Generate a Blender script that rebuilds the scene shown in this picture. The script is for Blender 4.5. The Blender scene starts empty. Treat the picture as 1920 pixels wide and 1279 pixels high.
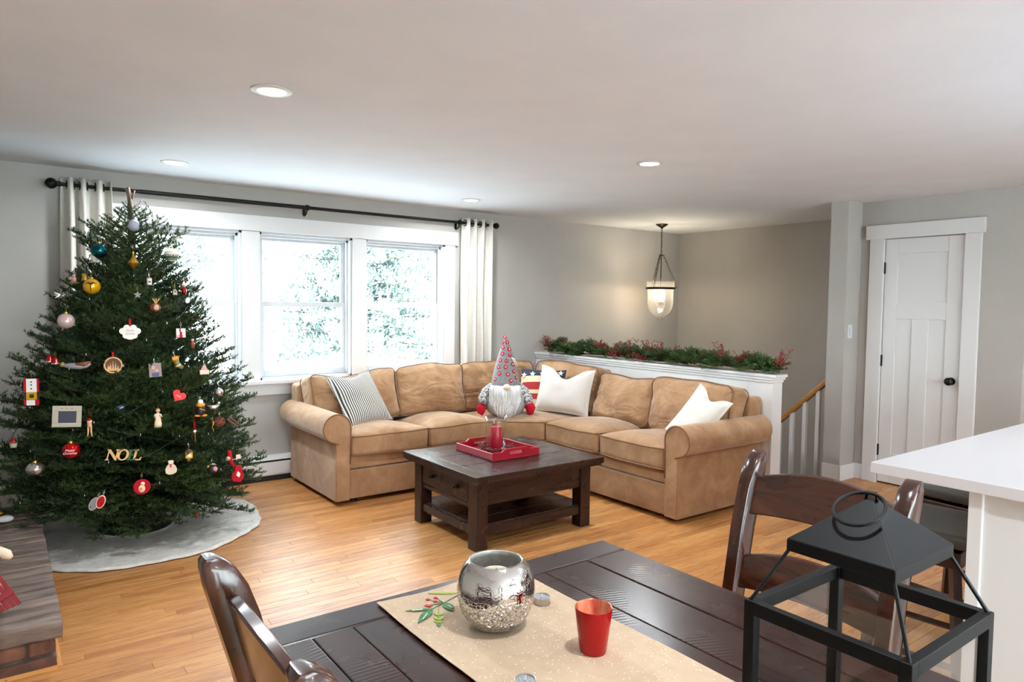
import bpy, math, random
from mathutils import Vector, Matrix, noise
from math import pi, sin, cos, radians, atan2, sqrt, asin, hypot
random.seed(7)
sc = bpy.context.scene
COL = sc.collection
rnd = random.uniform

# ------------------------------------------------------------------ camera
W, H, F = 1920, 1279, 1301.6
YAW, PITCH, ROLL = radians(36.74), radians(2.917), radians(.714)
CAM = Vector((0, 0, 1.45))
_f = Vector((sin(YAW)*cos(PITCH), cos(YAW)*cos(PITCH), -sin(PITCH)))
_r0 = Vector((cos(YAW), -sin(YAW), 0)); _u0 = _r0.cross(_f)
_r = cos(ROLL)*_r0 + sin(ROLL)*_u0; _u = -sin(ROLL)*_r0 + cos(ROLL)*_u0
cd = bpy.data.cameras.new('camera'); cam = bpy.data.objects.new('camera', cd); COL.objects.link(cam)
cam.matrix_world = Matrix(((_r.x, _u.x, -_f.x, CAM.x), (_r.y, _u.y, -_f.y, CAM.y), (_r.z, _u.z, -_f.z, CAM.z), (0, 0, 0, 1)))
cd.sensor_width = 36; cd.lens = F/W*36; cd.clip_start = .05; cd.clip_end = 300
sc.camera = cam
def ray(px, py): return ((px-W/2)*_r - (py-H/2)*_u + F*_f).normalized()
def at(px, py, ax, v):
    d = ray(px, py); return CAM + d*((v-CAM[ax])/d[ax])
def depth(p): return (Vector(p)-CAM).dot(_f)

# ------------------------------------------------------------------ light and exposure
w = bpy.data.worlds.new('overcast_sky'); sc.world = w; w.use_nodes = True
bg = w.node_tree.nodes['Background']
bg.inputs[0].default_value = (.83, .93, 1, 1); bg.inputs[1].default_value = 13.0
sc.view_settings.view_transform = 'Standard'; sc.view_settings.look = 'None'
sc.view_settings.gamma = 1; sc.view_settings.use_curve_mapping = False
sc.view_settings.exposure = 0.46
sc.cycles.use_denoising = True
sc.cycles.max_bounces = 10; sc.cycles.diffuse_bounces = 5; sc.cycles.glossy_bounces = 4
sc.cycles.transmission_bounces = 8; sc.cycles.transparent_max_bounces = 12
sc.cycles.caustics_reflective = False; sc.cycles.caustics_refractive = False
sc.cycles.sample_clamp_indirect = 6
CAN_W, FILL_W = 18.0, 12.0

# ------------------------------------------------------------------ materials
def lin(c): c /= 255; return c/12.92 if c <= .04045 else ((c+.055)/1.055)**2.4
def rgb(r, g, b): return (lin(r), lin(g), lin(b), 1)
def pm(name, c, rough=.5, metal=0, spec=.5, **k):
    m = bpy.data.materials.new(name); m.use_nodes = True
    b = m.node_tree.nodes['Principled BSDF']
    b.inputs['Base Color'].default_value = rgb(*c); b.inputs['Roughness'].default_value = rough
    b.inputs['Metallic'].default_value = metal; b.inputs['Specular IOR Level'].default_value = spec
    for kk, v in k.items(): b.inputs[kk.replace('_', ' ')].default_value = v
    return m
def nt(m): return m.node_tree.nodes, m.node_tree.links, m.node_tree.nodes['Principled BSDF']
def coords(m, scale=(1, 1, 1), kind='Object', rand=0):
    n, l, b = nt(m)
    tc = n.new('ShaderNodeTexCoord'); mp = n.new('ShaderNodeMapping'); mp.inputs['Scale'].default_value = scale
    l.new(tc.outputs[kind], mp.inputs['Vector'])
    if rand:
        oi = n.new('ShaderNodeObjectInfo'); mu = n.new('ShaderNodeMath'); mu.operation = 'MULTIPLY'; mu.inputs[1].default_value = rand
        l.new(oi.outputs['Random'], mu.inputs[0]); cb = n.new('ShaderNodeCombineXYZ')
        for i in range(3): l.new(mu.outputs[0], cb.inputs[i])
        l.new(cb.outputs[0], mp.inputs['Location'])
    return mp.outputs[0]
def ramp(m, fac, stops, const=False):
    n, l, b = nt(m); r = n.new('ShaderNodeValToRGB'); e = r.color_ramp.elements
    if const: r.color_ramp.interpolation = 'CONSTANT'
    while len(e) < len(stops): e.new(.5)
    for i, (p, c) in enumerate(stops): e[i].position = p; e[i].color = rgb(*c) if max(c) > 1 or len(c) == 3 else c
    l.new(fac, r.inputs[0]); return r.outputs[0]
def nz(m, co, scale=5, detail=4, rough=.55, dist=0):
    n, l, b = nt(m); t = n.new('ShaderNodeTexNoise')
    t.inputs['Scale'].default_value = scale; t.inputs['Detail'].default_value = detail; t.inputs['Roughness'].default_value = rough
    t.inputs['Distortion'].default_value = dist
    l.new(co, t.inputs['Vector']); return t.outputs['Fac']
def bump(m, h, strength=.3, dist=.01):
    n, l, b = nt(m); bp = n.new('ShaderNodeBump'); bp.inputs['Strength'].default_value = strength; bp.inputs['Distance'].default_value = dist
    l.new(h, bp.inputs['Height'])
    old = b.inputs['Normal'].links
    if old: l.new(old[0].from_socket, bp.inputs['Normal'])
    l.new(bp.outputs[0], b.inputs['Normal'])
def nm(name, c1, c2, scale=6, rough=.6, bs=0, bscale=None, bd=.01, stretch=(1, 1, 1), lo=.35, hi=.65, rand=0, detail=5, **k):
    m = pm(name, c1, rough, **k); n, l, b = nt(m); co = coords(m, stretch, rand=rand)
    l.new(ramp(m, nz(m, co, scale, detail), [(lo, c1), (hi, c2)]), b.inputs['Base Color'])
    if bs: bump(m, nz(m, co, bscale or scale*4, 4), bs, bd)
    return m
def mixc(m, f, a, b_):
    n, l, b = nt(m); x = n.new('ShaderNodeMix'); x.data_type = 'RGBA'
    l.new(f, x.inputs[0]) if hasattr(f, 'links') else setattr(x.inputs[0], 'default_value', f)
    for s, v in ((6, a), (7, b_)):
        if hasattr(v, 'links'): l.new(v, x.inputs[s])
        else: x.inputs[s].default_value = rgb(*v)
    return x.outputs[2]
def math_(m, op, a, b_=None):
    n, l, b = nt(m); x = n.new('ShaderNodeMath'); x.operation = op
    for i, v in enumerate((a, b_)):
        if v is None: continue
        if hasattr(v, 'links'): l.new(v, x.inputs[i])
        else: x.inputs[i].default_value = v
    return x.outputs[0]
def wood(name, dark, light, rough=.35, stretch=(1, 12, 12), scale=3, bs=.15, rand=30, coat=0):
    m = pm(name, dark, rough); n, l, b = nt(m); co = coords(m, stretch, rand=rand)
    a = nz(m, co, scale, 6, .6, .6)
    col = ramp(m, a, [(.3, dark), (.7, light)])
    oi = n.new('ShaderNodeObjectInfo')
    v = math_(m, 'ADD', math_(m, 'MULTIPLY', oi.outputs['Random'], .3), .85)
    hs = n.new('ShaderNodeHueSaturation'); l.new(v, hs.inputs['Value']); l.new(col, hs.inputs['Color'])
    l.new(hs.outputs[0], b.inputs['Base Color']); bump(m, a, bs, .004)
    if coat: b.inputs['Coat Weight'].default_value = coat; b.inputs['Coat Roughness'].default_value = .12
    return m
def emis(name, c, s):
    m = pm(name, c); n, l, b = nt(m); b.inputs['Emission Color'].default_value = rgb(*c); b.inputs['Emission Strength'].default_value = s; return m
def thin_glass(name, tint=(255, 255, 255), refl=.9, rough=.02, ior=1.45):
    m = bpy.data.materials.new(name); m.use_nodes = True; n, l = m.node_tree.nodes, m.node_tree.links; n.clear()
    o = n.new('ShaderNodeOutputMaterial'); t = n.new('ShaderNodeBsdfTransparent'); g = n.new('ShaderNodeBsdfGlossy'); mx = n.new('ShaderNodeMixShader')
    lw = n.new('ShaderNodeLayerWeight'); lw.inputs[0].default_value = .5
    pw = n.new('ShaderNodeMath'); pw.operation = 'POWER'; pw.inputs[1].default_value = 4; fr = n.new('ShaderNodeMath'); fr.operation = 'MULTIPLY_ADD'; fr.inputs[1].default_value = .85; fr.inputs[2].default_value = ((ior-1)/(ior+1))**2
    l.new(lw.outputs['Facing'], pw.inputs[0]); l.new(pw.outputs[0], fr.inputs[0])
    t.inputs[0].default_value = rgb(*tint); g.inputs[1].default_value = rough; g.inputs[0].default_value = (refl, refl, refl, 1)
    l.new(fr.outputs[0], mx.inputs[0]); l.new(t.outputs[0], mx.inputs[1]); l.new(g.outputs[0], mx.inputs[2]); l.new(mx.outputs[0], o.inputs[0]); return m

M = {}
M['wall'] = nm('wall_paint', (164, 159, 152), (168, 163, 156), 3, .75, .05, 300, .002)
M['ceiling'] = nm('ceiling_paint', (220, 226, 233), (224, 230, 237), 3, .85, .04, 200, .002)
M['trim'] = pm('white_trim_paint', (212, 211, 210), .4)
M['vinyl'] = pm('white_vinyl', (196, 199, 202), .35)
M['glass'] = thin_glass('window_glass', (250, 253, 252), .8)
M['clear'] = thin_glass('clear_glass', (250, 251, 251), 1, .03, 1.5)
M['black'] = pm('black_iron', (12, 12, 13), .5, 0, .22)
M['hinge'] = pm('black_hardware', (26, 24, 24), .4, .5)
M['bronze'] = pm('dark_bronze', (52, 44, 36), .4, .8)
M['heater'] = pm('heater_enamel', (214, 212, 210), .4)
M['dark'] = pm('dark_recess', (28, 26, 25), .8)
M['fabric_white'] = nm('curtain_cotton', (206, 201, 192), (212, 207, 198), 40, .85, .1, 400, .001)
M['snow'] = nm('snow', (246, 248, 250), (238, 242, 246), .5, .8)
# ------------------------------------------------------------------ mesh helpers
class MB:
    def __init__(s): s.v = []; s.f = []; s.m = []
    def add(s, v, f, mi=0):
        o = len(s.v); s.v += [tuple(p) for p in v]; s.f += [tuple(i+o for i in q) for q in f]; s.m += [mi]*len(f); return s
    def box(s, x0, x1, y0, y1, z0, z1, mi=0, T=None):
        v = [Vector(p) for p in ((x0, y0, z0), (x1, y0, z0), (x1, y1, z0), (x0, y1, z0), (x0, y0, z1), (x1, y0, z1), (x1, y1, z1), (x0, y1, z1))]
        if T: v = [T @ p for p in v]
        return s.add(v, [(0, 3, 2, 1), (4, 5, 6, 7), (0, 1, 5, 4), (1, 2, 6, 5), (2, 3, 7, 6), (3, 0, 4, 7)], mi)
    def frame(s, p, d):
        d = Vector(d).normalized(); a = Vector((0, 0, 1)) if abs(d.z) < .95 else Vector((1, 0, 0))
        x = d.cross(a).normalized(); return x, x.cross(d)
    def cyl(s, p0, p1, r0, r1=None, n=16, mi=0):
        p0, p1 = Vector(p0), Vector(p1); r1 = r0 if r1 is None else r1; x, y = s.frame(p0, p1-p0)
        v = []
        for p, r in ((p0, r0), (p1, r1)):
            v += [p + x*(r*cos(2*pi*i/n)) + y*(r*sin(2*pi*i/n)) for i in range(n)]
        return s.add(v, [(i, (i+1) % n, n+(i+1) % n, n+i) for i in range(n)] + [tuple(range(n-1, -1, -1)), tuple(range(n, 2*n))], mi)
    def tube(s, pts, r, n=8, closed=False, mi=0, flat=1):
        pts = [Vector(p) for p in pts]; N = len(pts); v = []; f = []
        for i, p in enumerate(pts):
            a = pts[(i-1) % N] if (closed or i) else p; b = pts[(i+1) % N] if (closed or i < N-1) else p
            x, y = s.frame(p, b-a); rr = r[i] if isinstance(r, (list, tuple)) else r
            v += [p + x*(rr*cos(2*pi*k/n)) + y*(rr*flat*sin(2*pi*k/n)) for k in range(n)]
        for i in range(N if closed else N-1):
            j = (i+1) % N
            f += [(i*n+k, i*n+(k+1) % n, j*n+(k+1) % n, j*n+k) for k in range(n)]
        if not closed: f += [tuple(range(n-1, -1, -1)), tuple(range((N-1)*n, N*n))]
        return s.add(v, f, mi)
    def lathe(s, prof, n=32, c=(0, 0, 0), mi=0, sx=1, sy=1):
        v = []; f = []; c = Vector(c); rows = []
        for r, z in prof:
            if r < 1e-6: rows.append([len(v)]); v.append(c+Vector((0, 0, z)))
            else:
                rows.append(list(range(len(v), len(v)+n))); v += [c+Vector((sx*r*cos(2*pi*k/n), sy*r*sin(2*pi*k/n), z)) for k in range(n)]
        for a, b in zip(rows, rows[1:]):
            if len(a) == 1 and len(b) == 1: continue
            for k in range(n):
                q = [a[k % len(a)], a[(k+1) % len(a)], b[(k+1) % len(b)], b[k % len(b)]]
                q = list(dict.fromkeys(q))
                if len(q) > 2: f.append(tuple(q))
        return s.add(v, f, mi)
    def ball(s, c, r, n=20, mi=0, sz=1, sx=1, sy=1):
        h = n//2; return s.lathe([(r*sin(pi*i/h), -r*sz*cos(pi*i/h)) for i in range(h+1)], n, c, mi, sx, sy)
    def prism(s, poly, y0, y1, mi=0):          # outline in x,z extruded along y
        n = len(poly); v = [(x, y0, z) for x, z in poly] + [(x, y1, z) for x, z in poly]
        return s.add(v, [tuple(range(n)), tuple(range(2*n-1, n-1, -1))] + [(i, n+i, n+(i+1) % n, (i+1) % n) for i in range(n)], mi)
    def slab(s, poly, z0, z1, mi=0):           # outline in x,y extruded along z
        n = len(poly); v = [(x, y, z0) for x, y in poly] + [(x, y, z1) for x, y in poly]
        return s.add(v, [tuple(range(n-1, -1, -1)), tuple(range(n, 2*n))] + [(i, (i+1) % n, n+(i+1) % n, n+i) for i in range(n)], mi)
    def grid(s, fn, nu, nv, cu=False, mi=0):
        v = [fn(i/(nu if cu else nu-1), j/(nv-1)) for i in range(nu) for j in range(nv)]
        f = [(i*nv+j, ((i+1) % nu)*nv+j, ((i+1) % nu)*nv+j+1, i*nv+j+1) for i in range(nu if cu else nu-1) for j in range(nv-1)]
        return s.add(v, f, mi)
    def xf(s, T, start=0):
        for i in range(start, len(s.v)): s.v[i] = tuple(T @ Vector(s.v[i]))
        return s
    def mesh(s, name, mats, smooth=None, recalc=True):
        me = bpy.data.meshes.new(name); me.from_pydata(s.v, [], s.f)
        mats = mats if isinstance(mats, (list, tuple)) else [mats]
        for m in mats: me.materials.append(M[m] if isinstance(m, str) else m)
        if len(mats) > 1: me.polygons.foreach_set('material_index', s.m)
        if recalc:
            import bmesh
            b = bmesh.new(); b.from_mesh(me); bmesh.ops.recalc_face_normals(b, faces=b.faces); b.to_mesh(me); b.free()
        if smooth is not None:
            me.polygons.foreach_set('use_smooth', [True]*len(me.polygons))
            if smooth is not True: me.set_sharp_from_angle(angle=radians(smooth))
        me.update(); return me
    def build(s, name, mats, parent=None, smooth=None, bevel=0, seg=2, recalc=True, sub=0):
        return link(name, s.mesh(name, mats, smooth, recalc), parent, bevel, seg, sub)
def link(name, me, parent=None, bevel=0, seg=2, sub=0):
    o = bpy.data.objects.new(name, me); COL.objects.link(o); o.parent = parent
    if bevel:
        md = o.modifiers.new('bevel', 'BEVEL'); md.width = bevel; md.segments = seg; md.limit_method = 'ANGLE'; md.angle_limit = radians(40)
    if sub:
        md = o.modifiers.new('smooth', 'SUBSURF'); md.levels = sub; md.render_levels = sub
    return o
def tag(o, label, cat, group=None, kind=None):
    if label: o['label'] = label
    if cat: o['category'] = cat
    if group: o['group'] = group
    if kind: o['kind'] = kind
    return o
def thing(name, label, cat, loc=(0, 0, 0), rz=0, group=None, scale=1):
    o = bpy.data.objects.new(name, None); COL.objects.link(o); o.empty_display_size = .1
    o.location = loc; o.rotation_euler = (0, 0, rz); o.scale = (scale,)*3; return tag(o, label, cat, group)
def struct(o, label=None): o['kind'] = 'structure'; return tag(o, label, None) if label else o
def dup(root, loc, rz, label, group=None):
    r = root.copy(); COL.objects.link(r); r.location = loc; r.rotation_euler = (0, 0, rz); r['label'] = label
    if group: r['group'] = group
    for ch in root.children:
        c = ch.copy(); COL.objects.link(c); c.parent = r
        for g in ch.children: d = g.copy(); COL.objects.link(d); d.parent = c
    return r
def Rz(a): return Matrix.Rotation(a, 4, 'Z')
def Rx(a): return Matrix.Rotation(a, 4, 'X')
def Ry(a): return Matrix.Rotation(a, 4, 'Y')
def T(*p): return Matrix.Translation(Vector(p))
def basis(o, x, y, z):
    return Matrix(((x[0], y[0], z[0], o[0]), (x[1], y[1], z[1], o[1]), (x[2], y[2], z[2], o[2]), (0, 0, 0, 1)))
def text(s, size, extrude, mat, name, parent=None, rot=None, italic=0):
    c = bpy.data.curves.new('t', 'FONT'); c.body = s; c.size = size; c.extrude = extrude; c.align_x = 'CENTER'; c.align_y = 'CENTER'; c.shear = italic; c.resolution_u = 3
    o = bpy.data.objects.new('t', c); COL.objects.link(o)
    bpy.context.view_layer.update()
    me = bpy.data.meshes.new_from_object(o.evaluated_get(bpy.context.evaluated_depsgraph_get()))
    bpy.data.objects.remove(o); bpy.data.curves.remove(c)
    me.transform(Matrix.Rotation(pi/2, 4, 'X'))
    me.materials.clear(); me.materials.append(M[mat]); me.name = name
    return link(name, me, parent)
def rounded(half, r, n, deform):
    """subdivided rounded box, each point through deform()"""
    hx, hy, hz = half; mb = MB(); key = {}
    def vid(p):
        q = Vector((p[0]*hx, p[1]*hy, p[2]*hz))
        i = Vector((max(-hx+r, min(hx-r, q.x)), max(-hy+r, min(hy-r, q.y)), max(-hz+r, min(hz-r, q.z))))
        d = q-i
        if d.length > 1e-9: q = i + d.normalized()*r
        k = (round(q.x, 6), round(q.y, 6), round(q.z, 6))
        if k not in key: key[k] = len(mb.v); mb.v.append(tuple(deform(q)))
        return key[k]
    ts = [sin(pi/2*(2*i/n-1)) for i in range(n+1)]
    for ax in range(3):
        for sg in (-1, 1):
            for i in range(n):
                for j in range(n):
                    q = []
                    for a, b in ((i, j), (i+1, j), (i+1, j+1), (i, j+1)):
                        p = [0, 0, 0]; p[ax] = sg; p[(ax+1) % 3] = ts[a]; p[(ax+2) % 3] = ts[b]; q.append(vid(p))
                    q = list(dict.fromkeys(q))
                    if len(q) > 2: mb.f.append(tuple(q if sg > 0 else q[::-1])); mb.m.append(0)
    return mb
def rrect(hx, hy, r, n=6):
    pts = []
    for cx, cy, a0 in ((hx-r, hy-r, 0), (-hx+r, hy-r, 90), (-hx+r, -hy+r, 180), (hx-r, -hy+r, 270)):
        for k in range(n+1):
            a = radians(a0+90*k/n); pts.append((cx+r*cos(a), cy+r*sin(a)))
    out = []
    for i, p in enumerate(pts):
        q = pts[(i+1) % len(pts)]; out.append(p); L = hypot(q[0]-p[0], q[1]-p[1]); k = int(L/.05)
        out += [(p[0]+(q[0]-p[0])*j/(k+1), p[1]+(q[1]-p[1])*j/(k+1)) for j in range(1, k+1)]
    return out
def circle(r, n=24, cx=0, cy=0, a0=0): return [(cx+r*cos(2*pi*i/n+a0), cy+r*sin(2*pi*i/n+a0)) for i in range(n)]
def interp(tab, x):
    for (a, b), (c, d) in zip(tab, tab[1:]):
        if (a-x)*(c-x) <= 0: return b+(d-b)*(x-a)/(c-a) if c != a else b
    return tab[0][1] if abs(x-tab[0][0]) < abs(x-tab[-1][0]) else tab[-1][1]
# ------------------------------------------------------------------ room shell
CZ = 2.36; YW = 5.70
SX0, SX1, SY0 = 4.69, 6.83, 3.12          # stairwell
OPEN = [(.785, 1.577), (1.714, 2.506), (2.631, 3.443)]; WZ0, WZ1 = .82, 2.017
b = MB()
b.box(-.9, OPEN[0][0], YW, YW+.16, 0, CZ); b.box(OPEN[2][1], SX0, YW, YW+.16, 0, CZ); b.box(SX0, 7, YW, YW+.16, -1.5, CZ)
b.box(OPEN[0][0], OPEN[2][1], YW, YW+.16, 0, WZ0); b.box(OPEN[0][0], OPEN[2][1], YW, YW+.16, WZ1, CZ)
for i in (0, 1): b.box(OPEN[i][1], OPEN[i+1][0], YW, YW+.16, WZ0, WZ1)
struct(b.build('wall_window_side', 'wall'))
struct(MB().box(-.9, -.75, -3.2, YW, 0, CZ).build('wall_left', 'wall'))
b = MB(); b.box(-.9, -.4, -3.35, -3.2, 0, CZ); b.box(5.0, 7.75, -3.35, -3.2, 0, CZ); b.box(-.4, 5.0, -3.35, -3.2, 2.2, CZ); struct(b.build('wall_back', 'wall'))
d2 = struct(MB().box(-.4, -.32, -3.34, -3.22, 0, 2.2).box(4.92, 5.0, -3.34, -3.22, 0, 2.2).box(1.43, 1.51, -3.34, -3.22, .06, 2.14).box(3.14, 3.22, -3.34, -3.22, .06, 2.14).box(-.32, 4.92, -3.34, -3.22, 2.14, 2.2).box(-.32, 4.92, -3.34, -3.22, 0, .06).build('door_added', 'vinyl'), 'unseen sliding glass door added for daylight behind the dining table')  # unseen glazed opening, added to let more daylight into the room
for x0, x1 in ((-.32, 1.43), (1.51, 3.14), (3.22, 4.92)): MB().box(x0, x1, -3.285, -3.279, .06, 2.14).build('pane', 'glass', d2)
struct(MB().box(SX1, SX1+.15, 3.15, YW, -1.5, CZ).build('wall_stairwell', 'wall'))
b = MB(); b.box(5.72, 7.0, 3.0, 3.15, -1.5, CZ)
b.box(5.95, 6.07, 2.80, 3.0, 0, CZ); b.box(5.95, 6.07, 1.92, 2.20, 0, CZ); b.box(5.95, 6.07, 2.20, 2.80, 2.04, CZ); b.box(5.95, 7.75, 1.80, 1.92, 0, CZ); b.box(6.07, 6.1, 1.92, 3.0, 0, CZ)
struct(b.build('wall_closet', 'wall'))
struct(MB().box(7.6, 7.75, -3.2, 1.80, 0, CZ).build('wall_hall', 'wall'))
struct(MB().box(-.9, 7.75, -3.35, YW+.16, CZ, CZ+.12).build('ceiling', 'ceiling'))

# floor : oak strips on a base
m = M['oak'] = pm('oak_strip_floor', (200, 145, 85), .34); n, l, bs = nt(m)
geo = n.new('ShaderNodeNewGeometry'); oi = n.new('ShaderNodeObjectInfo')
rn = math_(m, 'FRACT', math_(m, 'ADD', geo.outputs['Random Per Island'], math_(m, 'MULTIPLY', oi.outputs['Random'], 7.31)))
tc = n.new('ShaderNodeTexCoord'); mp = n.new('ShaderNodeMapping'); mp.inputs['Scale'].default_value = (2.2, 26, 1)
cb = n.new('ShaderNodeCombineXYZ'); r9 = math_(m, 'MULTIPLY', rn, 37); l.new(r9, cb.inputs[0]); l.new(r9, cb.inputs[1]); l.new(cb.outputs[0], mp.inputs['Location']); l.new(geo.outputs['Position'], mp.inputs['Vector'])
g1 = nz(m, mp.outputs[0], 2.2, 6, .6, 1.2)
base = ramp(m, rn, [(0, (172, 112, 58)), (.35, (194, 134, 74)), (.7, (204, 147, 86)), (1, (184, 122, 64))])
dk = ramp(m, g1, [(.32, (150, 96, 50)), (.55, (255, 255, 255))])
x = n.new('ShaderNodeMix'); x.data_type = 'RGBA'; x.blend_type = 'MULTIPLY'; x.inputs[0].default_value = .55
l.new(base, x.inputs[6]); l.new(dk, x.inputs[7]); l.new(x.outputs[2], bs.inputs['Base Color']); bump(m, g1, .12, .003)
l.new(ramp(m, g1, [(.3, (.5, .5, .5, 1)), (.6, (.4, .4, .4, 1))]), bs.inputs['Roughness'])
bs.inputs['Coat Weight'].default_value = .35; bs.inputs['Coat Roughness'].default_value = .36
fb = MB(); fb.box(-.9, SX0, -3.35, YW, -.2, -.0145); fb.box(SX0, 7.75, -3.35, SY0, -.2, -.0145)
floor = struct(fb.build('floor', 'dark'))
LEN = [.45, .65, .85, 1.1, 1.4]; PW = .0572
def plank_mb(L, x=0, y=0, mb=None):
    mb = mb or MB(); c = .0012; g = .0004
    o = [(x+g, y+g), (x+L-g, y+g), (x+L-g, y+PW-g), (x+g, y+PW-g)]; q = [(x+c, y+c), (x+L-c, y+c), (x+L-c, y+PW-c), (x+c, y+PW-c)]
    v = [(a, bb, -.014) for a, bb in o] + [(a, bb, -.0012) for a, bb in o] + [(a, bb, 0) for a, bb in q]
    return mb.add(v, [(i, (i+1) % 4, 4+(i+1) % 4, 4+i) for i in range(4)] + [(4+i, 4+(i+1) % 4, 8+(i+1) % 4, 8+i) for i in range(4)] + [(8, 9, 10, 11)])
planks = []; R2 = random.Random(3); y = -3.2; row = 0
while y < YW-.001:
    x = -.75 - R2.random()*1.2
    while x < 7.6:
        L = R2.choice(LEN)
        if y+PW > SY0 and x+L > SX0: L = SX0-x if x < SX0-.08 else 0
        if L <= 0: break
        planks.append((max(x, -.75), y, L-max(0, -.75-x), L)); x += L
    y += PW
def psize(p):
    c = Vector((p[0]+p[2]/2, p[1]+.03, 0)); d = c-CAM; dep = d.dot(_f)
    if dep < .3: return 0
    px, py = W/2+F*d.dot(_r)/dep, H/2-F*d.dot(_u)/dep
    hid = .33 < c.x < 1.6 and c.y < 1.35
    return 0 if not (-100 < px < 2020 and 500 < py < 1400) or hid else p[2]/dep**3
planks.sort(key=psize, reverse=True); pmesh = {}
for i, (x, y, L, _) in enumerate(planks[:300]):
    k = round(L, 3)
    if k not in pmesh: pmesh[k] = plank_mb(L).mesh('plank', 'oak')
    o = link('plank', pmesh[k], floor); o.location = (x, y, 0)
mb = MB()
for x, y, L, _ in planks[300:]:
    if L > .01: plank_mb(L, x, y, mb)
tag(mb.build('planks', 'oak', floor, recalc=False), None, None, None, 'stuff')

# stairs going down behind the half wall
M['stair'] = wood('oak_stair', (150, 98, 52), (186, 132, 76), .4, (12, 1, 12))
b = MB()
for i in range(6): b.box(SX0, SX1, SY0+.25*i, SY0+.25*(i+1)+.02, -1.5, -.19*(i+1))
b.box(SX0, SX1, SY0+1.5, YW, -1.5, -1.33)
struct(b.build('trim_7', 'stair'), 'oak stairs going down behind the half wall')
struct(MB().box(SX0-.02, 5.8, SY0-.02, SY0+.02, -.19, -.001).build('trim_8', 'trim'))

# closet door
d1 = struct(MB().box(5.962, 6.0, 2.203, 2.797, .012, 2.036).build('door_1', 'trim'), 'white three panel craftsman closet door')
b = MB()                                      # stiles and rails proud of the panels
for y0, y1, z0, z1 in ((2.203, 2.32, .012, 2.036), (2.695, 2.797, .012, 2.036), (2.32, 2.695, 1.914, 2.036), (2.32, 2.695, 1.38, 1.51), (2.32, 2.695, .012, .26), (2.445, 2.57, .26, 1.38)):
    b.box(5.952, 5.964, y0, y1, z0, z1)
b.build('door_stile', 'trim', d1, bevel=.002)
for z in (1.80, 1.03, .28):
    hg = MB().box(5.944, 5.953, 2.790, 2.812, z-.045, z+.045); hg.cyl((5.945, 2.801, z-.048), (5.945, 2.801, z+.048), .007, n=10); hg.build('hinge', 'hinge', d1, smooth=40)
k = MB(); k.cyl((5.952, 2.262, .905), (5.94, 2.262, .905), .03, n=20); k.cyl((5.945, 2.262, .905), (5.915, 2.262, .905), .011, n=14); k.ball((5.897, 2.262, .905), .031, 20, sx=.75); k.build('door_knob', 'hinge', d1, smooth=45)
c = MB(); c.box(5.925, 5.952, 2.80, 2.915, 0, 2.04); c.box(5.925, 5.952, 2.09, 2.20, 0, 2.04); c.box(5.912, 5.952, 2.07, 2.945, 2.04, 2.155)
struct(c.build('trim_1', 'trim', bevel=.002))
c = MB(); c.box(5.705, 5.955, 2.985, 3.0, 0, .13); c.box(5.705, 5.72, 3.0, 3.15, 0, .13); c.box(5.937, 5.95, 2.915, 2.985, 0, .13); c.box(5.935, 5.95, 1.905, 2.09, 0, .13); c.box(5.95, 7.6, 1.785, 1.8, 0, .13)
struct(c.build('baseboard_closet', 'trim', bevel=.002))
s = MB().box(5.765, 5.84, 2.994, 3.0, 1.21, 1.325).build('light_switch', 'vinyl', bevel=.002)
tag(s, 'white rocker light switch plate on the wall beside the closet door', 'light switch')
MB().box(5.785, 5.82, 2.989, 2.995, 1.235, 1.30).build('rocker', 'vinyl', s, bevel=.002)

# half wall with moulded cap
hw = struct(MB().box(4.575, 4.685, 2.93, YW, -1.5, .925).build('wall_half', 'trim'))
MB().box(4.57, 4.69, 2.915, 2.93, -.001, .925).build('end_panel', 'trim', hw, bevel=.002)
b = MB(); b.box(4.548, 4.712, 2.885, YW, .945, .968); b.box(4.556, 4.704, 2.897, YW, .925, .945); b.box(4.565, 4.695, 2.907, YW, .905, .925)
struct(b.build('trim_2', 'trim', bevel=.004))
# stair rail
rl = thing('stair_railing', 'oak handrail on white square balusters going down the stairs', 'railing', (5.80, 3.15, 0))
sl = -.92
h = MB(); A, B = Vector((0, 0, .855)), Vector((0, 2.2, .855+sl*2.2))
M['rail'] = wood('oak_rail', (150, 96, 48), (190, 132, 72), .35, (12, 2, 12))
h.prism([(-.03, -.03), (.03, -.03), (.032, .0), (.022, .028), (-.022, .028), (-.032, 0)], 0, 2.2)
h.xf(Matrix(((1, 0, 0, 0), (0, 1, 0, 0), (0, sl, 1, .855), (0, 0, 0, 1)))); h.build('handrail', 'rail', rl, bevel=.004)
for i in range(17):
    yy = .10+.122*i; tread = -.19*(int((yy+.03)/.25)+1)
    MB().box(-.017, .017, yy-.017, yy+.017, max(tread, -1.33), .83+sl*yy).build('baluster', 'trim', rl)

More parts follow.
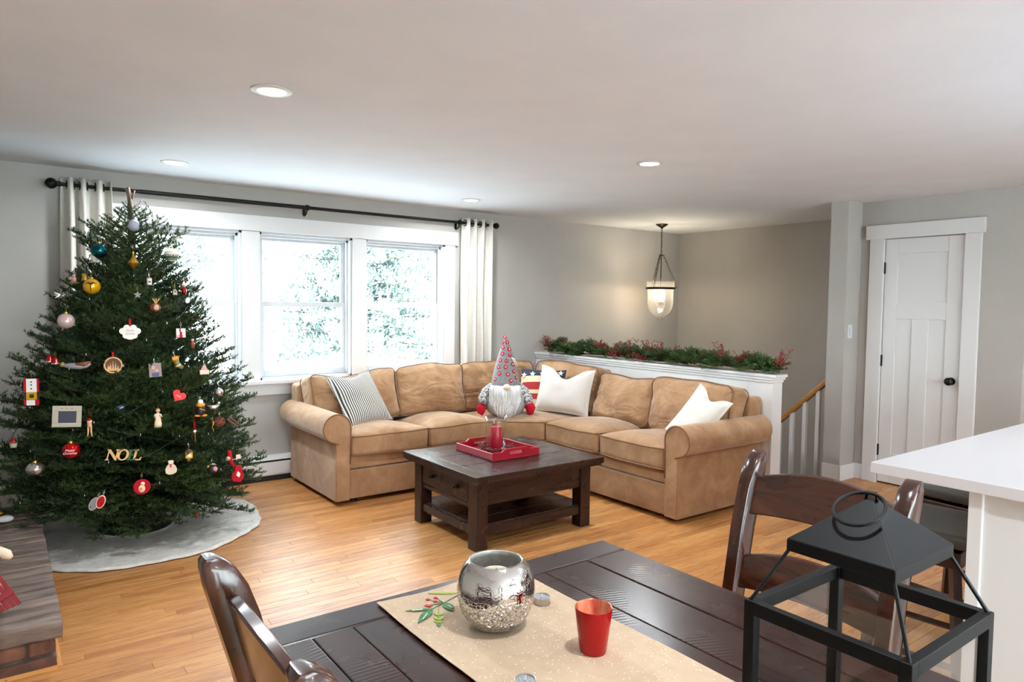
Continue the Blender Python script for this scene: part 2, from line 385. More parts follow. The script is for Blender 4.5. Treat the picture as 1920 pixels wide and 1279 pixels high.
# ------------------------------------------------------------------ windows
c = MB(); yy = YW-.022
c.box(.66, .785, yy, YW, .79, WZ1); c.box(OPEN[2][1], 3.548, yy, YW, .79, WZ1)
for i in (0, 1): c.box(OPEN[i][1], OPEN[i+1][0], yy, YW, WZ0, WZ1)
struct(c.build('trim_3', 'trim', bevel=.002))
struct(MB().box(.635, 3.575, YW-.034, YW, WZ1, 2.14).build('trim_4', 'trim', bevel=.002))
s = MB(); s.box(.62, 3.60, YW-.065, YW+.06, .79, .822); struct(s.build('trim_5', 'trim', bevel=.005))
struct(MB().box(.66, 3.56, YW-.02, YW, .70, .79).build('trim_6', 'trim', bevel=.002))
for wi, (x0, x1) in enumerate(OPEN):
    j = MB(); yo = YW+.16; t = .018
    j.box(x0, x0+t, YW, yo, WZ0, WZ1); j.box(x1-t, x1, YW, yo, WZ0, WZ1); j.box(x0, x1, YW, yo, WZ1-t, WZ1); j.box(x0, x1, YW, yo, WZ0, WZ0+t)
    j.box(x0+t, x0+t+.014, YW+.05, YW+.075, WZ0, WZ1); j.box(x1-t-.014, x1-t, YW+.05, YW+.075, WZ0, WZ1); j.box(x0+t, x1-t, YW+.05, YW+.09, WZ1-t-.02, WZ1-t)
    wo = struct(j.build('window_%d' % (wi+1), 'vinyl'), 'white double hung window, %s' % ('the one behind the tree', 'the middle one', 'the one beside the curtain')[wi])
    a0, a1, st = x0+t, x1-t, .042; zm = 1.44
    def sash(y0, y1, z0, z1, bot, top):
        q = MB(); q.box(a0, a0+st, y0, y1, z0, z1); q.box(a1-st, a1, y0, y1, z0, z1); q.box(a0+st, a1-st, y0, y1, z0, z0+bot); q.box(a0+st, a1-st, y0, y1, z1-top, z1)
        o = q.build('sash', 'vinyl', wo, bevel=.003)
        MB().box(a0+st-.005, a1-st+.005, (y0+y1)/2-.002, (y0+y1)/2+.002, z0+bot-.005, z1-top+.005).build('pane', 'glass', o)
    sash(YW+.076, YW+.104, WZ0+t, zm+.02, .055, .042)
    sash(YW+.106, YW+.134, zm-.022, WZ1-t, .042, .042)

# baseboard heater
hb = struct(MB().box(-.75, 4.5, YW-.012, YW, .045, .20).build('baseboard_window', 'heater'), 'white baseboard heater under the windows')
p = MB(); p.box(-.75, 4.5, YW-.065, YW-.055, .055, .155); p.box(-.75, 4.5, YW-.058, YW-.01, .045, .055); p.build('heater_cover', 'heater', hb, bevel=.003)
p = MB(); p.prism([(-.065, .172), (-.05, .2), (0, .204), (0, .198), (-.046, .194), (-.06, .17)], 0, 5.25); p.xf(T(4.5, YW, 0) @ Rz(pi/2)); p.build('heater_hood', 'heater', hb)
MB().box(-.75, 4.5, YW-.05, YW-.012, .06, .19).build('heater_fin', 'dark', hb)
MB().box(-.75, 4.5, YW-.05, YW-.0, .0, .044).build('heater_gap_shade', 'dark', hb)  # dark block in the open gap below, its shade put into the colour

# ------------------------------------------------------------------ recessed lights
M['lamp_lens'] = emis('lamp_lens', (255, 250, 240), 9)
cans = [(.975, 3.055, 'recessed ceiling light over the open floor by the window', CAN_W), (3.34, 3.045, 'recessed ceiling light over the right end of the sofa', CAN_W),
        (3.33, 5.08, 'recessed ceiling light near the right hand curtain', CAN_W), (.97, 5.02, 'recessed ceiling light above the Christmas tree', CAN_W)]
cans += [(x, y, 'added unseen ceiling light '+q, FILL_W) for x, y, q in ((.975, .6, 'over the dining table'), (3.34, .3, 'over the kitchen peninsula'), (.975, -1.6, 'between the dining table and the added glass door'), (3.34, -1.6, 'over the far end of the peninsula'), (5.6, .3, 'in the hall opening past the closet'), (5.6, -1.6, 'at the back of the kitchen aisle'))]  # downlights out of view, added to brighten the room
for x, y, lb, pw in cans:
    cn = thing('recessed_light', lb, 'ceiling light', (x, y, CZ), 0, 'recessed lights in the ceiling')
    MB().lathe([(.058, -.001), (.085, -.001), (.085, -.004), (.078, -.007), (.06, -.007), (.058, -.001)], 32).build('trim_ring', 'trim', cn, smooth=40)
    MB().lathe([(0, -.0035), (.06, -.0035), (.06, -.0015), (0, -.0015)], 32).build('lens', 'lamp_lens', cn)
    ld = bpy.data.lights.new('bulb', 'AREA'); ld.shape = 'DISK'; ld.size = .11; ld.energy = pw; ld.color = (.88, .95, 1); ld.spread = radians(165)
    lo = bpy.data.objects.new('bulb', ld); COL.objects.link(lo); lo.parent = cn; lo.location = (0, 0, -.009)

# ------------------------------------------------------------------ hearth
M['mortar'] = nm('mortar', (70, 64, 58), (92, 84, 76), 30, .95, .4, 90)
m = M['brick'] = nm('old_brick', (92, 62, 52), (142, 96, 74), 9, .9, .5, 60, .006, rand=40); n, l, bs = nt(m)
M['brick_top'] = nm('smoked_hearth_brick', (84, 72, 66), (150, 130, 118), 7, .85, .5, 40, .006, stretch=(.6, 3, 3), lo=.3, hi=.75, rand=40)
hth = thing('hearth', 'raised brick fireplace hearth with smoke darkened top beside the tree', 'hearth', (-.75, 3.19, 0))
MB().box(.005, .905, .01, 1.95, 0, .193).build('mortar_bed', 'mortar', hth)
def brick(sx, sy, sz, seed):
    def D(q):
        return q + noise.noise_vector(q*14+Vector((seed, 0, 0)))*.004
    return rounded((sx/2, sy/2, sz/2), .006, 4, D).mesh('brick', 'brick', True)
tops = [MB().mesh('x', 'brick')]*0
bt = [brick(.212, .096, .066, s) for s in (1, 5, 9)]; bf = [brick(.19, .09, .056, s) for s in (2, 6, 11)]
for q in bt: q.materials.clear(); q.materials.append(M['brick_top'])
R3 = random.Random(5)
for i in range(19):
    for j in range(4):
        o = link('brick', R3.choice(bt), hth); o.location = (.945-.11-.222*j-(.0 if i % 2 else .0), .03+.102*i, .2-.033+R3.uniform(-.0015, .0015)); o.rotation_euler = (R3.uniform(-.006, .006), R3.uniform(-.006, .006), R3.uniform(-.008, .008))
for k, z in enumerate((.028, .098)):
    for j in range(4):
        o = link('brick', R3.choice(bf), hth); o.location = (.92-.095-.2*j-(.1 if k else 0)+(.0), .045, z)
    if k: o = link('brick', bf[0], hth); o.location = (.92-.0475+.0, .045, z); o.scale = (.48, 1, 1)
    for j in range(9):
        o = link('brick', R3.choice(bf), hth); o.rotation_euler = (0, 0, pi/2); o.location = (.875, .19+.2*j+(.1 if k else 0), z)
qr = MB(); qr.prism([(0, 0), (.018, 0), (.016, .01), (.01, .016), (0, .018)], 0, 1.9); qr.xf(T(.172, 3.185, 0))
q2 = MB(); q2.prism([(0, 0), (-.018, 0), (-.016, .01), (-.01, .016), (0, .018)], 0, .93); q2.xf(T(-.75, 3.188, 0) @ Rz(-pi/2)); 
M['shoe'] = wood('oak_shoe', (190, 130, 66), (214, 156, 92), .4)
struct(qr.build('trim_9', 'shoe')); struct(q2.build('trim_10', 'shoe'))
# ------------------------------------------------------------------ sectional sofa
m = M['suede'] = pm('tan_microsuede', (160, 122, 88), .8, spec=.25, Sheen_Weight=.35, Sheen_Roughness=.4); n, l, bs = nt(m)
co = coords(m, (1, 1, 1)); a = nz(m, co, 4.5, 3, .6, .8); q = nz(m, co, 16, 4, .6)
l.new(mixc(m, .4, ramp(m, a, [(.35, (143, 105, 73)), (.5, (158, 120, 86)), (.68, (182, 146, 111))]), ramp(m, q, [(.3, (142, 105, 73)), (.7, (170, 134, 99))])), bs.inputs['Base Color'])
bump(m, nz(m, co, 7, 3, .5, .6), .35, .02)
m = M['suede_cushion'] = M['suede'].copy(); bump(m, nz(m, coords(m, (1.5, 1.5, 3.2)), 2.2, 2, .45, 1.8), .55, .05)
M['welt'] = pm('welt_cord', (128, 92, 62), .8)
sofa = thing('sectional_sofa', 'tan microsuede corner sectional sofa with rolled arms under the windows', 'sofa', (3.3, 4.6, 0))
def sp(o): o.matrix_parent_inverse = T(-3.3, -4.6, 0); return o
def swap(mb):                                  # left run -> right run (mirror across the corner)
    mb.v = [(y-1.03, x+1.065, z) for x, y, z in mb.v]; mb.f = [q[::-1] for q in mb.f]; return mb
FR, BK = 4.655, 5.60
def ident(mb): return mb
for side in (ident, swap):
    g = MB(); g.box(2.02, 3.297, FR+.01, BK, .035, .245); sp(side(g).build('base', 'suede', sofa, bevel=.012, seg=3))
    g = MB(); g.box(2.02, 3.297, FR+.018, BK, .25, .35); sp(side(g).build('seat_rail', 'suede', sofa, bevel=.014, seg=3))
    g = MB(); g.box(1.93, 3.75, 5.43, BK, .25, .80); sp(side(g).build('back_frame', 'suede', sofa, bevel=.03, seg=4))
    # arm: scroll profile
    cx, cz, r = 1.932, .562, .103; prof = [(2.03, .035)]
    prof += [(cx+r*cos(radians(t)), cz+r*sin(radians(t))) for t in range(0, 241, 12)] + [(1.925, .46), (1.921, .035)]
    g = MB().prism(prof, FR-.012, 5.585); ar = sp(side(g).build('arm', 'suede', sofa, smooth=35, bevel=.006))
    pts = [(x, FR-.014, z) for x, z in prof[1:-2]] + [(1.945, FR-.014, .45)]
    pts = [(2.028, FR-.014, .3)] + pts
    g = MB().tube(pts, .005, 6); side(g).build('piping', 'welt', ar, True)
    for x in (2.1, 3.2):
        for y in (4.75, 5.5): sp(side(MB().cyl((x, y, 0), (x, y, .04), .025)).build('foot', 'dark', sofa))
g = MB().slab([(3.303, FR+.01), (3.61, 4.362), (4.56, 4.362), (4.56, BK), (3.303, BK)], .035, .245); sp(g.build('base', 'suede', sofa, bevel=.012, seg=3))
g = MB().slab([(3.303, FR+.018), (3.62, 4.362), (4.56, 4.362), (4.56, BK), (3.303, BK)], .25, .35); sp(g.build('seat_rail', 'suede', sofa, bevel=.014, seg=3))
def seat(side, x0, x1, seed, y0=FR-.02, y1=5.30, dz=0, hmax=.055, back=-.045):
    hx, hy, hz = (x1-x0)/2-.002, (y1-y0)/2, .082
    def D(q):
        u, v = q.x/hx, q.y/hy
        z = q.z + (hmax*(1-u*u)*(1-v**4)*(.5+.5*max(-1, min(1, q.z/hz)))) + back*max(0, (v+1)/2)
        e = noise.noise_vector(Vector((q.x*3.2, q.y*3.2, q.z*3+seed*7)))
        return Vector((q.x+(x0+x1)/2+e.x*.008, q.y+(y0+y1)/2+e.y*.01-.012*(1-u*u)*(v < -.8), z+.425+dz+e.z*.012))
    o = sp(side(rounded((hx, hy, hz), .035, 18, D)).build('seat_cushion', 'suede', sofa, True))
    g = MB()
    for zz in (hz-.012, -hz+.012):
        g.tube([D(Vector((a, bb, zz))) for a, bb in rrect(hx+.0, hy, .035)], .0045, 6, True)
    side(g).build('piping', 'welt', o, True)
seat(ident, 2.035, 2.678, 1); seat(ident, 2.682, 3.298, 2, hmax=.07)
seat(swap, 2.035, 2.678, 3, dz=-.004, hmax=.06); seat(swap, 2.682, 3.298, 4, y0=FR-.03, hmax=.065)
def wedge():
    hz = .08; A, B, C_, D_, K = Vector((3.302, 4.64)), Vector((3.60, 4.367)), Vector((4.33, 4.367)), Vector((3.302, 5.3)), Vector((4.33, 5.3))
    def D(q):
        u, v = q.x, q.y/1
        fr = A.lerp(B, (u+1)/2) + Vector((-.02, -.02))*(1-u*u); bk = D_.lerp(K, u+1) if u < 0 else K.lerp(C_, u)
        p = fr.lerp(bk, (v+1)/2); e = noise.noise_vector(Vector((p.x*3, p.y*3, q.z*3)))
        return Vector((p.x, p.y, q.z + .035*(1-u*u)*(1-v**4)*(q.z > 0) + .428 - .03*max(0, (v+1)/2) + e.z*.01))
    mb = rounded((1, 1, hz), .034, 18, D); o = sp(mb.build('seat_cushion', 'suede', sofa, True))
    g = MB(); g.tube([D(Vector((a, bb, hz-.012))) for a, bb in rrect(1, 1, .05)], .0045, 6, True); g.build('piping', 'welt', o, True)
wedge()
def backc(side, cx, cy, wd, ht, th, rot, lean, seed, sag=.0, z0=.47, droop=0, tilt=0):
    hx, hy, hz = wd/2, th/2, ht/2
    Tm = T(cx, cy, z0+hz) @ Rz(rot) @ Rx(-lean) @ Ry(tilt)
    def D(q):
        u, v, t = q.x/hx, q.z/hz, q.y/hy
        fat = .055*(1-u*u)*(1-v*v)
        y = q.y + (fat*1.3 if t < 0 else -fat*.3)*(-1 if t < 0 else 1)*abs(t)
        z = q.z + .03*(1-u*u)*(v > .5)*(v-.5)*2*(1 if not droop else 0) - droop*max(0, 1-abs(u*1.3+.25))*(v > 0)*v
        e = noise.noise_vector(Vector((q.x*5, q.z*5, q.y*2+seed*9))); e2 = noise.noise_vector(Vector((q.x*7+q.z*9, q.z*10-q.x*5, seed*5))); rg_ = (1-abs(e2.x))**3
        return Tm @ Vector((q.x*(1-.03*(1-v*v))+e.x*.016, y+e.y*.02-rg_*.012*(t < 0)-sag*(v < 0)*v*v, z+e.z*.016))
    o = sp(side(rounded((hx, hy, hz), .06, 26, D)).build('back_cushion', 'suede_cushion', sofa, True))
    g = MB()
    for yy in (-hy+.018, hy-.018):
        g.tube([D(Vector((a, yy, c))) for a, c in rrect(hx-.004, hz-.004, .06)], .0045, 6, True)
    side(g).build('piping', 'welt', o, True)
backc(ident, 2.33, 5.31, .78, .42, .22, .03, .22, 1, droop=.05, z0=.475, tilt=-.03)
backc(ident, 3.035, 5.315, .69, .42, .21, 0, .2, 2, z0=.48)
backc(ident, 3.775, 5.33, .84, .43, .2, -.05, .18, 3, z0=.47)
backc(swap, 3.76, 5.315, .84, .43, .2, -.05, .18, 4, z0=.47)
backc(swap, 2.975, 5.29, .66, .40, .2, 0, .24, 5, droop=.02, z0=.47, sag=.03)
backc(swap, 2.31, 5.30, .76, .41, .21, -.02, .2, 6, z0=.465)

# ------------------------------------------------------------------ loose pillows
def stripes(name, c1, c2, freq):
    m = pm(name, c1, .9, spec=.2); n, l, bs = nt(m); co = coords(m); sx = n.new('ShaderNodeSeparateXYZ'); l.new(co, sx.inputs[0])
    f = math_(m, 'FRACT', math_(m, 'MULTIPLY', sx.outputs[0], freq)); l.new(ramp(m, f, [(0, c1), (.55, c2)], True), bs.inputs['Base Color']); bump(m, nz(m, co, 300, 2), .2, .001); return m
M['ticking'] = stripes('black_white_ticking', (206, 200, 190), (58, 60, 66), 60)
M['linen'] = nm('white_linen', (210, 203, 195), (204, 196, 186), 4, .9, .15, 500, .001)
def pillow(name, label, mat, o, xd, yd, wd, ht, th, notch=0, flange=.018, group=None, ear=.05):
    x = Vector(xd).normalized(); z = Vector(yd).normalized(); z = (z-x*z.dot(x)).normalized(); y = z.cross(x)
    r = thing(name, label, 'pillow', o, 0, group); r.matrix_world = basis(o, x, y, z)
    def S(sg):
        def fn(a, bb):
            u, v = 2*a-1, 2*bb-1; k = 1+flange*2/wd
            e = max(abs(u), abs(v)); uu, vv = min(1, abs(u)*k)*(1 if u > 0 else -1), min(1, abs(v)*k)*(1 if v > 0 else -1)
            t = ((1-uu*uu)*(1-vv*vv))**.42 if abs(uu) < 1 and abs(vv) < 1 else 0
            X = u*wd/2*(1-ear*1.2*(1-v*v)); Z = v*ht/2*(1-ear*1.2*(1-u*u)) - notch*math.exp(-(u/.42)**2)*max(0, v)**2
            e2 = noise.noise_vector(Vector((X*9, Z*9, sg*3+wd*40)))
            return Vector((X, sg*(th/2*t+.0015)+e2.y*.012*t**.5, Z+ht/2))
        return fn
    N = 34; mb = MB(); mb.grid(S(-1), N, N); mb.grid(S(1), N, N)
    edge = [i*N for i in range(N)] + [(N-1)*N+j for j in range(1, N)] + [i*N+N-1 for i in range(N-2, -1, -1)] + [j for j in range(N-2, 0, -1)]
    for i, e in enumerate(edge):
        f = edge[(i+1) % len(edge)]; mb.f.append((e, f, f+N*N, e+N*N)); mb.m.append(0)
    mb.build('cover', mat, r, True); return r
pillow('throw_pillow', 'black and white ticking striped pillow leaning on the left sofa arm', 'ticking', (2.345, 4.95, .51), (.426, .118, .03), (-.24, .18, .34), .44, .47, .15, .03)
pillow('throw_pillow', 'white linen pillow with a dented top beside the flag pillow', 'linen', (3.925, 4.545, .515), (.5, -.86, -.06), (.26, .2, .94), .50, .42, .17, .11)
pillow('throw_pillow', 'white linen pillow tipped over the right sofa arm', 'linen', (3.93, 3.235, .50), (.0, .25, .1), (.24, -.18, .345), .31, .43, .14, .06)
m = M['flag'] = pm('flag_print', (200, 180, 150), .9, spec=.2); n, l, bs = nt(m); sx = n.new('ShaderNodeSeparateXYZ'); l.new(coords(m), sx.inputs[0])
N_, C_, R_ = (52, 56, 74), (206, 184, 150), (150, 44, 46)
l.new(ramp(m, math_(m, 'MULTIPLY', sx.outputs[2], 2.2), [(0, R_), (.12, C_), (.24, R_), (.36, C_), (.44, R_), (.60, C_), (.74, N_)], True), bs.inputs['Base Color'])
fp = pillow('throw_pillow', 'navy, cream and red flag pillow behind the gnome', 'flag', (3.86, 4.76, .50), (.62, -.78, 0), (.35, .3, .9), .42, .42, .12, 0)
M['star'] = pm('cream_star', (222, 210, 188), .9)
def star(R, r, n=5, a0=pi/2): return [((R if i % 2 == 0 else r)*cos(a0+pi*i/n), (R if i % 2 == 0 else r)*sin(a0+pi*i/n)) for i in range(2*n)]
for x, z in ((-.17, .345), (-.09, .355), (0, .36), (.09, .36), (.165, .375)):
    t = .06*((1-(x/.21)**2)*(1-((z-.21)/.21)**2))**.42
    MB().prism([(x+p, z+q) for p, q in star(.028, .011)], -t-.004, -t+.004).build('star', 'star', fp)

# ------------------------------------------------------------------ gnome plush with numbered hat
gp = Vector((3.49, 4.76, .515)); ga = atan2(-gp.y, -gp.x) + pi/2 + .05
gn = thing('gnome_plush', 'plush gnome with white beard and numbered grey countdown hat sitting on the sofa corner', 'plush toy', gp, ga)
m = M['dots'] = pm('grey_dot_knit', (120, 118, 118), .95, spec=.1); n, l, bs = nt(m); vo = n.new('ShaderNodeTexVoronoi'); vo.inputs['Randomness'].default_value = 0; vo.inputs['Scale'].default_value = 62; vo.voronoi_dimensions = '2D'
sx = n.new('ShaderNodeSeparateXYZ'); l.new(coords(m), sx.inputs[0]); cb = n.new('ShaderNodeCombineXYZ')
ang = math_(m, 'MULTIPLY', math_(m, 'ARCTAN2', sx.outputs[0], sx.outputs[1]), .14); l.new(math_(m, 'ADD', ang, sx.outputs[2]), cb.inputs[0]); l.new(math_(m, 'SUBTRACT', ang, sx.outputs[2]), cb.inputs[1])
l.new(cb.outputs[0], vo.inputs['Vector']); l.new(ramp(m, vo.outputs['Distance'], [(.0, (232, 230, 226)), (.33, (112, 110, 112))], True), bs.inputs['Base Color'])
m = M['sleeve'] = pm('grey_dot_sleeve', (120, 118, 118), .95, spec=.1); n, l, bs = nt(m); vo = n.new('ShaderNodeTexVoronoi'); vo.inputs['Randomness'].default_value = .35; vo.inputs['Scale'].default_value = 75; l.new(coords(m), vo.inputs['Vector']); l.new(ramp(m, vo.outputs['Distance'], [(.0, (232, 230, 226)), (.42, (112, 110, 112))], True), bs.inputs['Base Color'])
M['felt_grey'] = nm('grey_felt', (120, 119, 121), (138, 137, 139), 60, .95, .2, 300, .001)
M['felt_red'] = pm('red_felt', (178, 20, 38), .9, spec=.2); M['white_print'] = pm('white_print', (240, 236, 232), .8)
M['fur'] = pm('white_faux_fur', (228, 226, 222), .8, Sheen_Weight=.2); _g = nt(M['fur'])[0].new('ShaderNodeNewGeometry'); nt(M['fur'])[1].new(ramp(M['fur'], _g.outputs['Random Per Island'], [(0, (206, 204, 202)), (.5, (230, 228, 224)), (1, (242, 240, 236))]), nt(M['fur'])[2].inputs['Base Color']); M['skin_felt'] = pm('peach_felt', (232, 196, 172), .9)
MB().lathe([(0, .0), (.10, .0), (.15, .03), (.172, .09), (.168, .16), (.145, .23), (.11, .27), (0, .28)], 40).build('body', 'dots', gn, True)
for sg in (-1, 1):
    P = [(sg*.10, 0, .25), (sg*.155, -.02, .20), (sg*.19, -.05, .14), (sg*.20, -.07, .10)]
    MB().tube(P, [.04, .05, .045, .036], 14).build('arm', 'sleeve', gn, True)
    MB().tube([(sg*.198, -.065, .115), (sg*.21, -.08, .075), (sg*.205, -.09, .035), (sg*.198, -.09, .01)], [.037, .044, .032, .006], 14).build('mitten', 'felt_red', gn, True)
hatp = [(.122, .235), (.126, .255), (.118, .30), (.098, .40), (.07, .50), (.04, .59), (.016, .66), (.004, .685), (0, .686)]
def hat_r(z): return interp([(b_, a_) for a_, b_ in hatp[1:]], z)
MB().lathe(hatp, 36).build('hat', 'felt_grey', gn, True)
MB().ball((0, -.195, .262), .03, 18, sz=.85).build('nose', 'skin_felt', gn, True)
for s_, px, py in (('3', 948.3, 637), ('2', 952.2, 647), ('1', 942, 648), ('5', 944.5, 656.3), ('4', 956, 660), ('6', 943.5, 668), ('7', 957.2, 670.5), ('12', 939.2, 680), ('11', 950.8, 681), ('10', 962.8, 687.5), ('16', 936.5, 692.5), ('15', 949.2, 692.3), ('14', 964.9, 700.2), ('21', 937.5, 704.5), ('20', 953.4, 705.6), ('18', 969.5, 712.2), ('23', 929.8, 715.5), ('19', 958.9, 717.2)):
    z = (785-py)*.00451; rr = hat_r(z); dx = (px-950.5)*.00455; th = asin(max(-.93, min(.93, dx/(rr+.002))))
    nx, ny = sin(th), -cos(th); sl_ = .27
    o = MB().cyl((0, 0, 0), (0, -.004, 0), .0165, n=20).build('badge', 'felt_red', gn, 40)
    R = Matrix.Translation((nx*rr, ny*rr, z)) @ Rz(th) @ Rx(-sl_)
    o.matrix_local = R
    t_ = text(s_, .024 if len(s_) == 1 else .019, .0008, 'white_print', 'number', o); t_.location = (0, -.0045, 0)
MB().tube([(.045, -.06, .495), (.065, -.085, .49), (.085, -.07, .455), (.09, -.06, .42), (.083, -.07, .42), (.07, -.085, .46), (.05, -.065, .49)], .0035, 6).build('cord', 'white_print', gn, True)
g = MB(); R4 = random.Random(2)
for i in range(1700):
    a = R4.uniform(-1.05, .85); z0 = .268 - .11*R4.random()**1.3; rr = .14+.035*R4.random(); L = R4.uniform(.13, .27)*(1-.5*(a+.1)**2); 
    x0, y0 = rr*sin(a)*.92, -rr*cos(a)-.0
    dx = R4.uniform(-.03, .03)-x0*.55; pts = []
    for k in range(5):
        t = k/4; out = .045*sin(pi*min(1, t*1.1))*cos(a)
        pts.append(Vector((x0+dx*t*t+R4.uniform(-.003, .003)+out*.3*sin(a), y0-out-.012*R4.random(), max(.004, z0-L*t))))
    wv = .0032; v = []
    for k, p in enumerate(pts): ww = wv*(1-k/4.3); v += [p+Vector((-ww, 0, 0)), p+Vector((ww, -.001, 0))]
    g.add(v, [(2*k, 2*k+1, 2*k+3, 2*k+2) for k in range(4)])
g.lathe([(0, .25), (.10, .245), (.12, .2), (.12, .16), (.08, .12), (0, .12)], 24, (0, 0, 0)); st = len(g.v)-24*4-2
for i in range(st, len(g.v)):
    x_, y_, z_ = g.v[i]; g.v[i] = (x_*.8-.012, min(y_, 0)*1.02, z_)
g.build('beard', 'fur', gn, True, recalc=False)
# ------------------------------------------------------------------ coffee table
def espresso(name, along, c1=(30, 17, 13), c2=(56, 32, 24), rough=.3, saw=0):
    st = {'x': (1.2, 14, 14), 'y': (14, 1.2, 14), 'z': (14, 14, 1.2)}[along]
    m = wood(name, c1, c2, rough, st, 2.5, .02, 30)
    n, l, bs = nt(m); co = coords(m, rand=17); bs.inputs['Specular IOR Level'].default_value = .32
    sc_ = ramp(m, nz(m, co, 5, 5), [(.35, (.24, .24, .24, 1)), (.7, (.32, .32, .32, 1))]); l.new(sc_, bs.inputs['Roughness'])
    if saw:
        wv = n.new('ShaderNodeTexWave'); wv.wave_type = 'RINGS'; wv.rings_direction = 'Z'; wv.inputs['Scale'].default_value = 26; wv.inputs['Distortion'].default_value = .8; wv.inputs['Detail'].default_value = 2
        mp = n.new('ShaderNodeMapping'); mp.inputs['Location'].default_value = (.14, .06, 0); l.new(coords(m, rand=.35), mp.inputs['Vector']); l.new(mp.outputs[0], wv.inputs['Vector'])
        msk = ramp(m, nz(m, co, 4.5, 2), [(.52, (0, 0, 0, 1)), (.66, (1, 1, 1, 1))])
        bump(m, math_(m, 'MULTIPLY', wv.outputs['Fac'], msk), saw, .0016)
    return m
M['esp_x'] = espresso('espresso_wood_along_x', 'x'); M['esp_y'] = espresso('espresso_wood_along_y', 'y'); M['esp_z'] = espresso('espresso_wood_upright', 'z')
M['pull'] = pm('bronze_pull', (24, 20, 18), .35, .8)
ct = thing('coffee_table', 'square dark espresso coffee table with drawer and lower shelf in front of the sofa', 'coffee table', (2.69, 3.695, 0))
def pl_top(mb, x0, x1, y0, y1, z0, z1): return mb.box(x0, x1, y0, y1, z0, z1)
HX, HY, TZ0, TZ1 = .505, .445, .425, .465
for sg in (-1, 1): MB().box(*sorted((sg*HX, sg*(HX-.085))), -HY, HY, TZ0, TZ1).build('plank', 'esp_y', ct, bevel=.004)
nb = 6; wB = 2*HY/nb
for i in range(nb): MB().box(-HX+.086, HX-.086, -HY+wB*i+.0006, -HY+wB*(i+1)-.0006, TZ0, TZ1-.0008*(i % 2)).build('plank', 'esp_x', ct, bevel=.0025)
MB().box(-HX+.012, HX-.012, -HY+.012, HY-.012, TZ0-.014, TZ0).build('top_edge', 'esp_x', ct, bevel=.004)
lx, ly, lw = .455, .37, .085
for sx_ in (-1, 1):
    for sy_ in (-1, 1):
        MB().box(*sorted((sx_*lx, sx_*(lx-lw))), *sorted((sy_*ly, sy_*(ly-lw))), 0, TZ0-.014).build('leg', 'esp_z', ct, bevel=.004)
for sy_ in (-1, 1):
    MB().box(-lx+lw, lx-lw, *sorted((sy_*(ly-.012), sy_*(ly-.034))), .265, TZ0-.014).build('apron', 'esp_x', ct, bevel=.002)
    MB().box(-lx+lw, lx-lw, *sorted((sy_*(ly-.012), sy_*(ly-.04))), .085, .14).build('shelf_rail', 'esp_x', ct, bevel=.003)
for sx_ in (-1, 1):
    MB().box(*sorted((sx_*(lx-.014), sx_*(lx-.04))), -ly+lw, ly-lw, .245, .27).build('apron', 'esp_y', ct, bevel=.002)
    MB().box(*sorted((sx_*(lx-.012), sx_*(lx-.04))), -ly+lw, ly-lw, .085, .14).build('shelf_rail', 'esp_y', ct, bevel=.003)
    MB().box(*sorted((sx_*(lx-.02), sx_*(lx-.045))), -ly+lw, ly-lw, .27, TZ0-.014).build('apron', 'esp_y', ct)
    dr = MB().box(*sorted((sx_*(lx-.008), sx_*(lx-.024))), -ly+lw+.012, ly-lw-.012, .278, TZ0-.02).build('drawer', 'esp_y', ct, bevel=.003)
    for yy in (-.15, .15):
        k = MB(); k.cyl((sx_*(lx-.008), yy, .345), (sx_*(lx-.002), yy, .345), .014, n=14); k.cyl((sx_*(lx-.004), yy, .345), (sx_*(lx+.012), yy, .345), .006, n=10); k.ball((sx_*(lx+.018), yy, .345), .0135, 14, sx=.7, sz=.8)
        k.build('knob', 'pull', dr, smooth=40)
for i in range(5):
    y0 = -.35+.14*i; MB().box(-lx+.03, lx-.03, y0+.0008, y0+.1392, .125, .15).build('shelf_board', 'esp_x', ct, bevel=.0025)
# tray
M['tray'] = pm('red_lacquer', (150, 14, 34), .32)
ty = thing('serving_tray', 'red lacquered serving tray with cut handles on the coffee table', 'tray', (2.69, 3.755, TZ1))
tx, tyh = .19, .215
MB().box(-tx, tx, -tyh, tyh, 0, .009).build('tray_base', 'tray', ty, bevel=.002)
for sg in (-1, 1):
    MB().box(*sorted((sg*tx, sg*(tx-.012))), -tyh, tyh, .0, .05).build('side', 'tray', ty, bevel=.003)
    P = [(-tx+.012, .009), (tx-.012, .009), (tx-.012, .05), (.115, .05), (.09, .068), (-.09, .068), (-.115, .05), (-tx+.012, .05)]
    hole = [(-.052, .032), (.052, .032), (.052, .05), (-.052, .05)]
    y0, y1 = sorted((sg*tyh, sg*(tyh-.012)))
    e = MB(); e.box(-tx+.012, tx-.012, y0, y1, .009, .031); e.prism([(-tx+.012, .031), (-.052, .031), (-.052, .051), (-.115, .051), (-tx+.012, .051)], y0, y1); e.prism([(tx-.012, .031), (.052, .031), (.052, .051), (.115, .051), (tx-.012, .051)], y0, y1)
    e.prism([(-.115, .051), (.115, .051), (.09, .068), (-.09, .068)], y0, y1); e.build('handle_end', 'tray', ty)
M['wax_red'] = pm('red_wax', (172, 22, 46), .45, Subsurface_Weight=.15, Subsurface_Radius=(.02, .004, .004))
cp = Vector((2.70, 3.785, TZ1+.009))
hu = thing('hurricane_vase', 'clear glass hurricane cylinder around a red candle on the tray', 'glass vase', cp)
MB().lathe([(0, .001), (.066, .001), (.07, .008), (.069, .10), (.073, .19), (.076, .232), (.073, .232), (.070, .19), (.066, .1), (.066, .012), (0, .01)], 48).build('glass', 'clear', hu, True)
cn = thing('pillar_candle', 'red pillar candle inside the hurricane glass on the tray', 'candle', cp+Vector((0, 0, .011)))
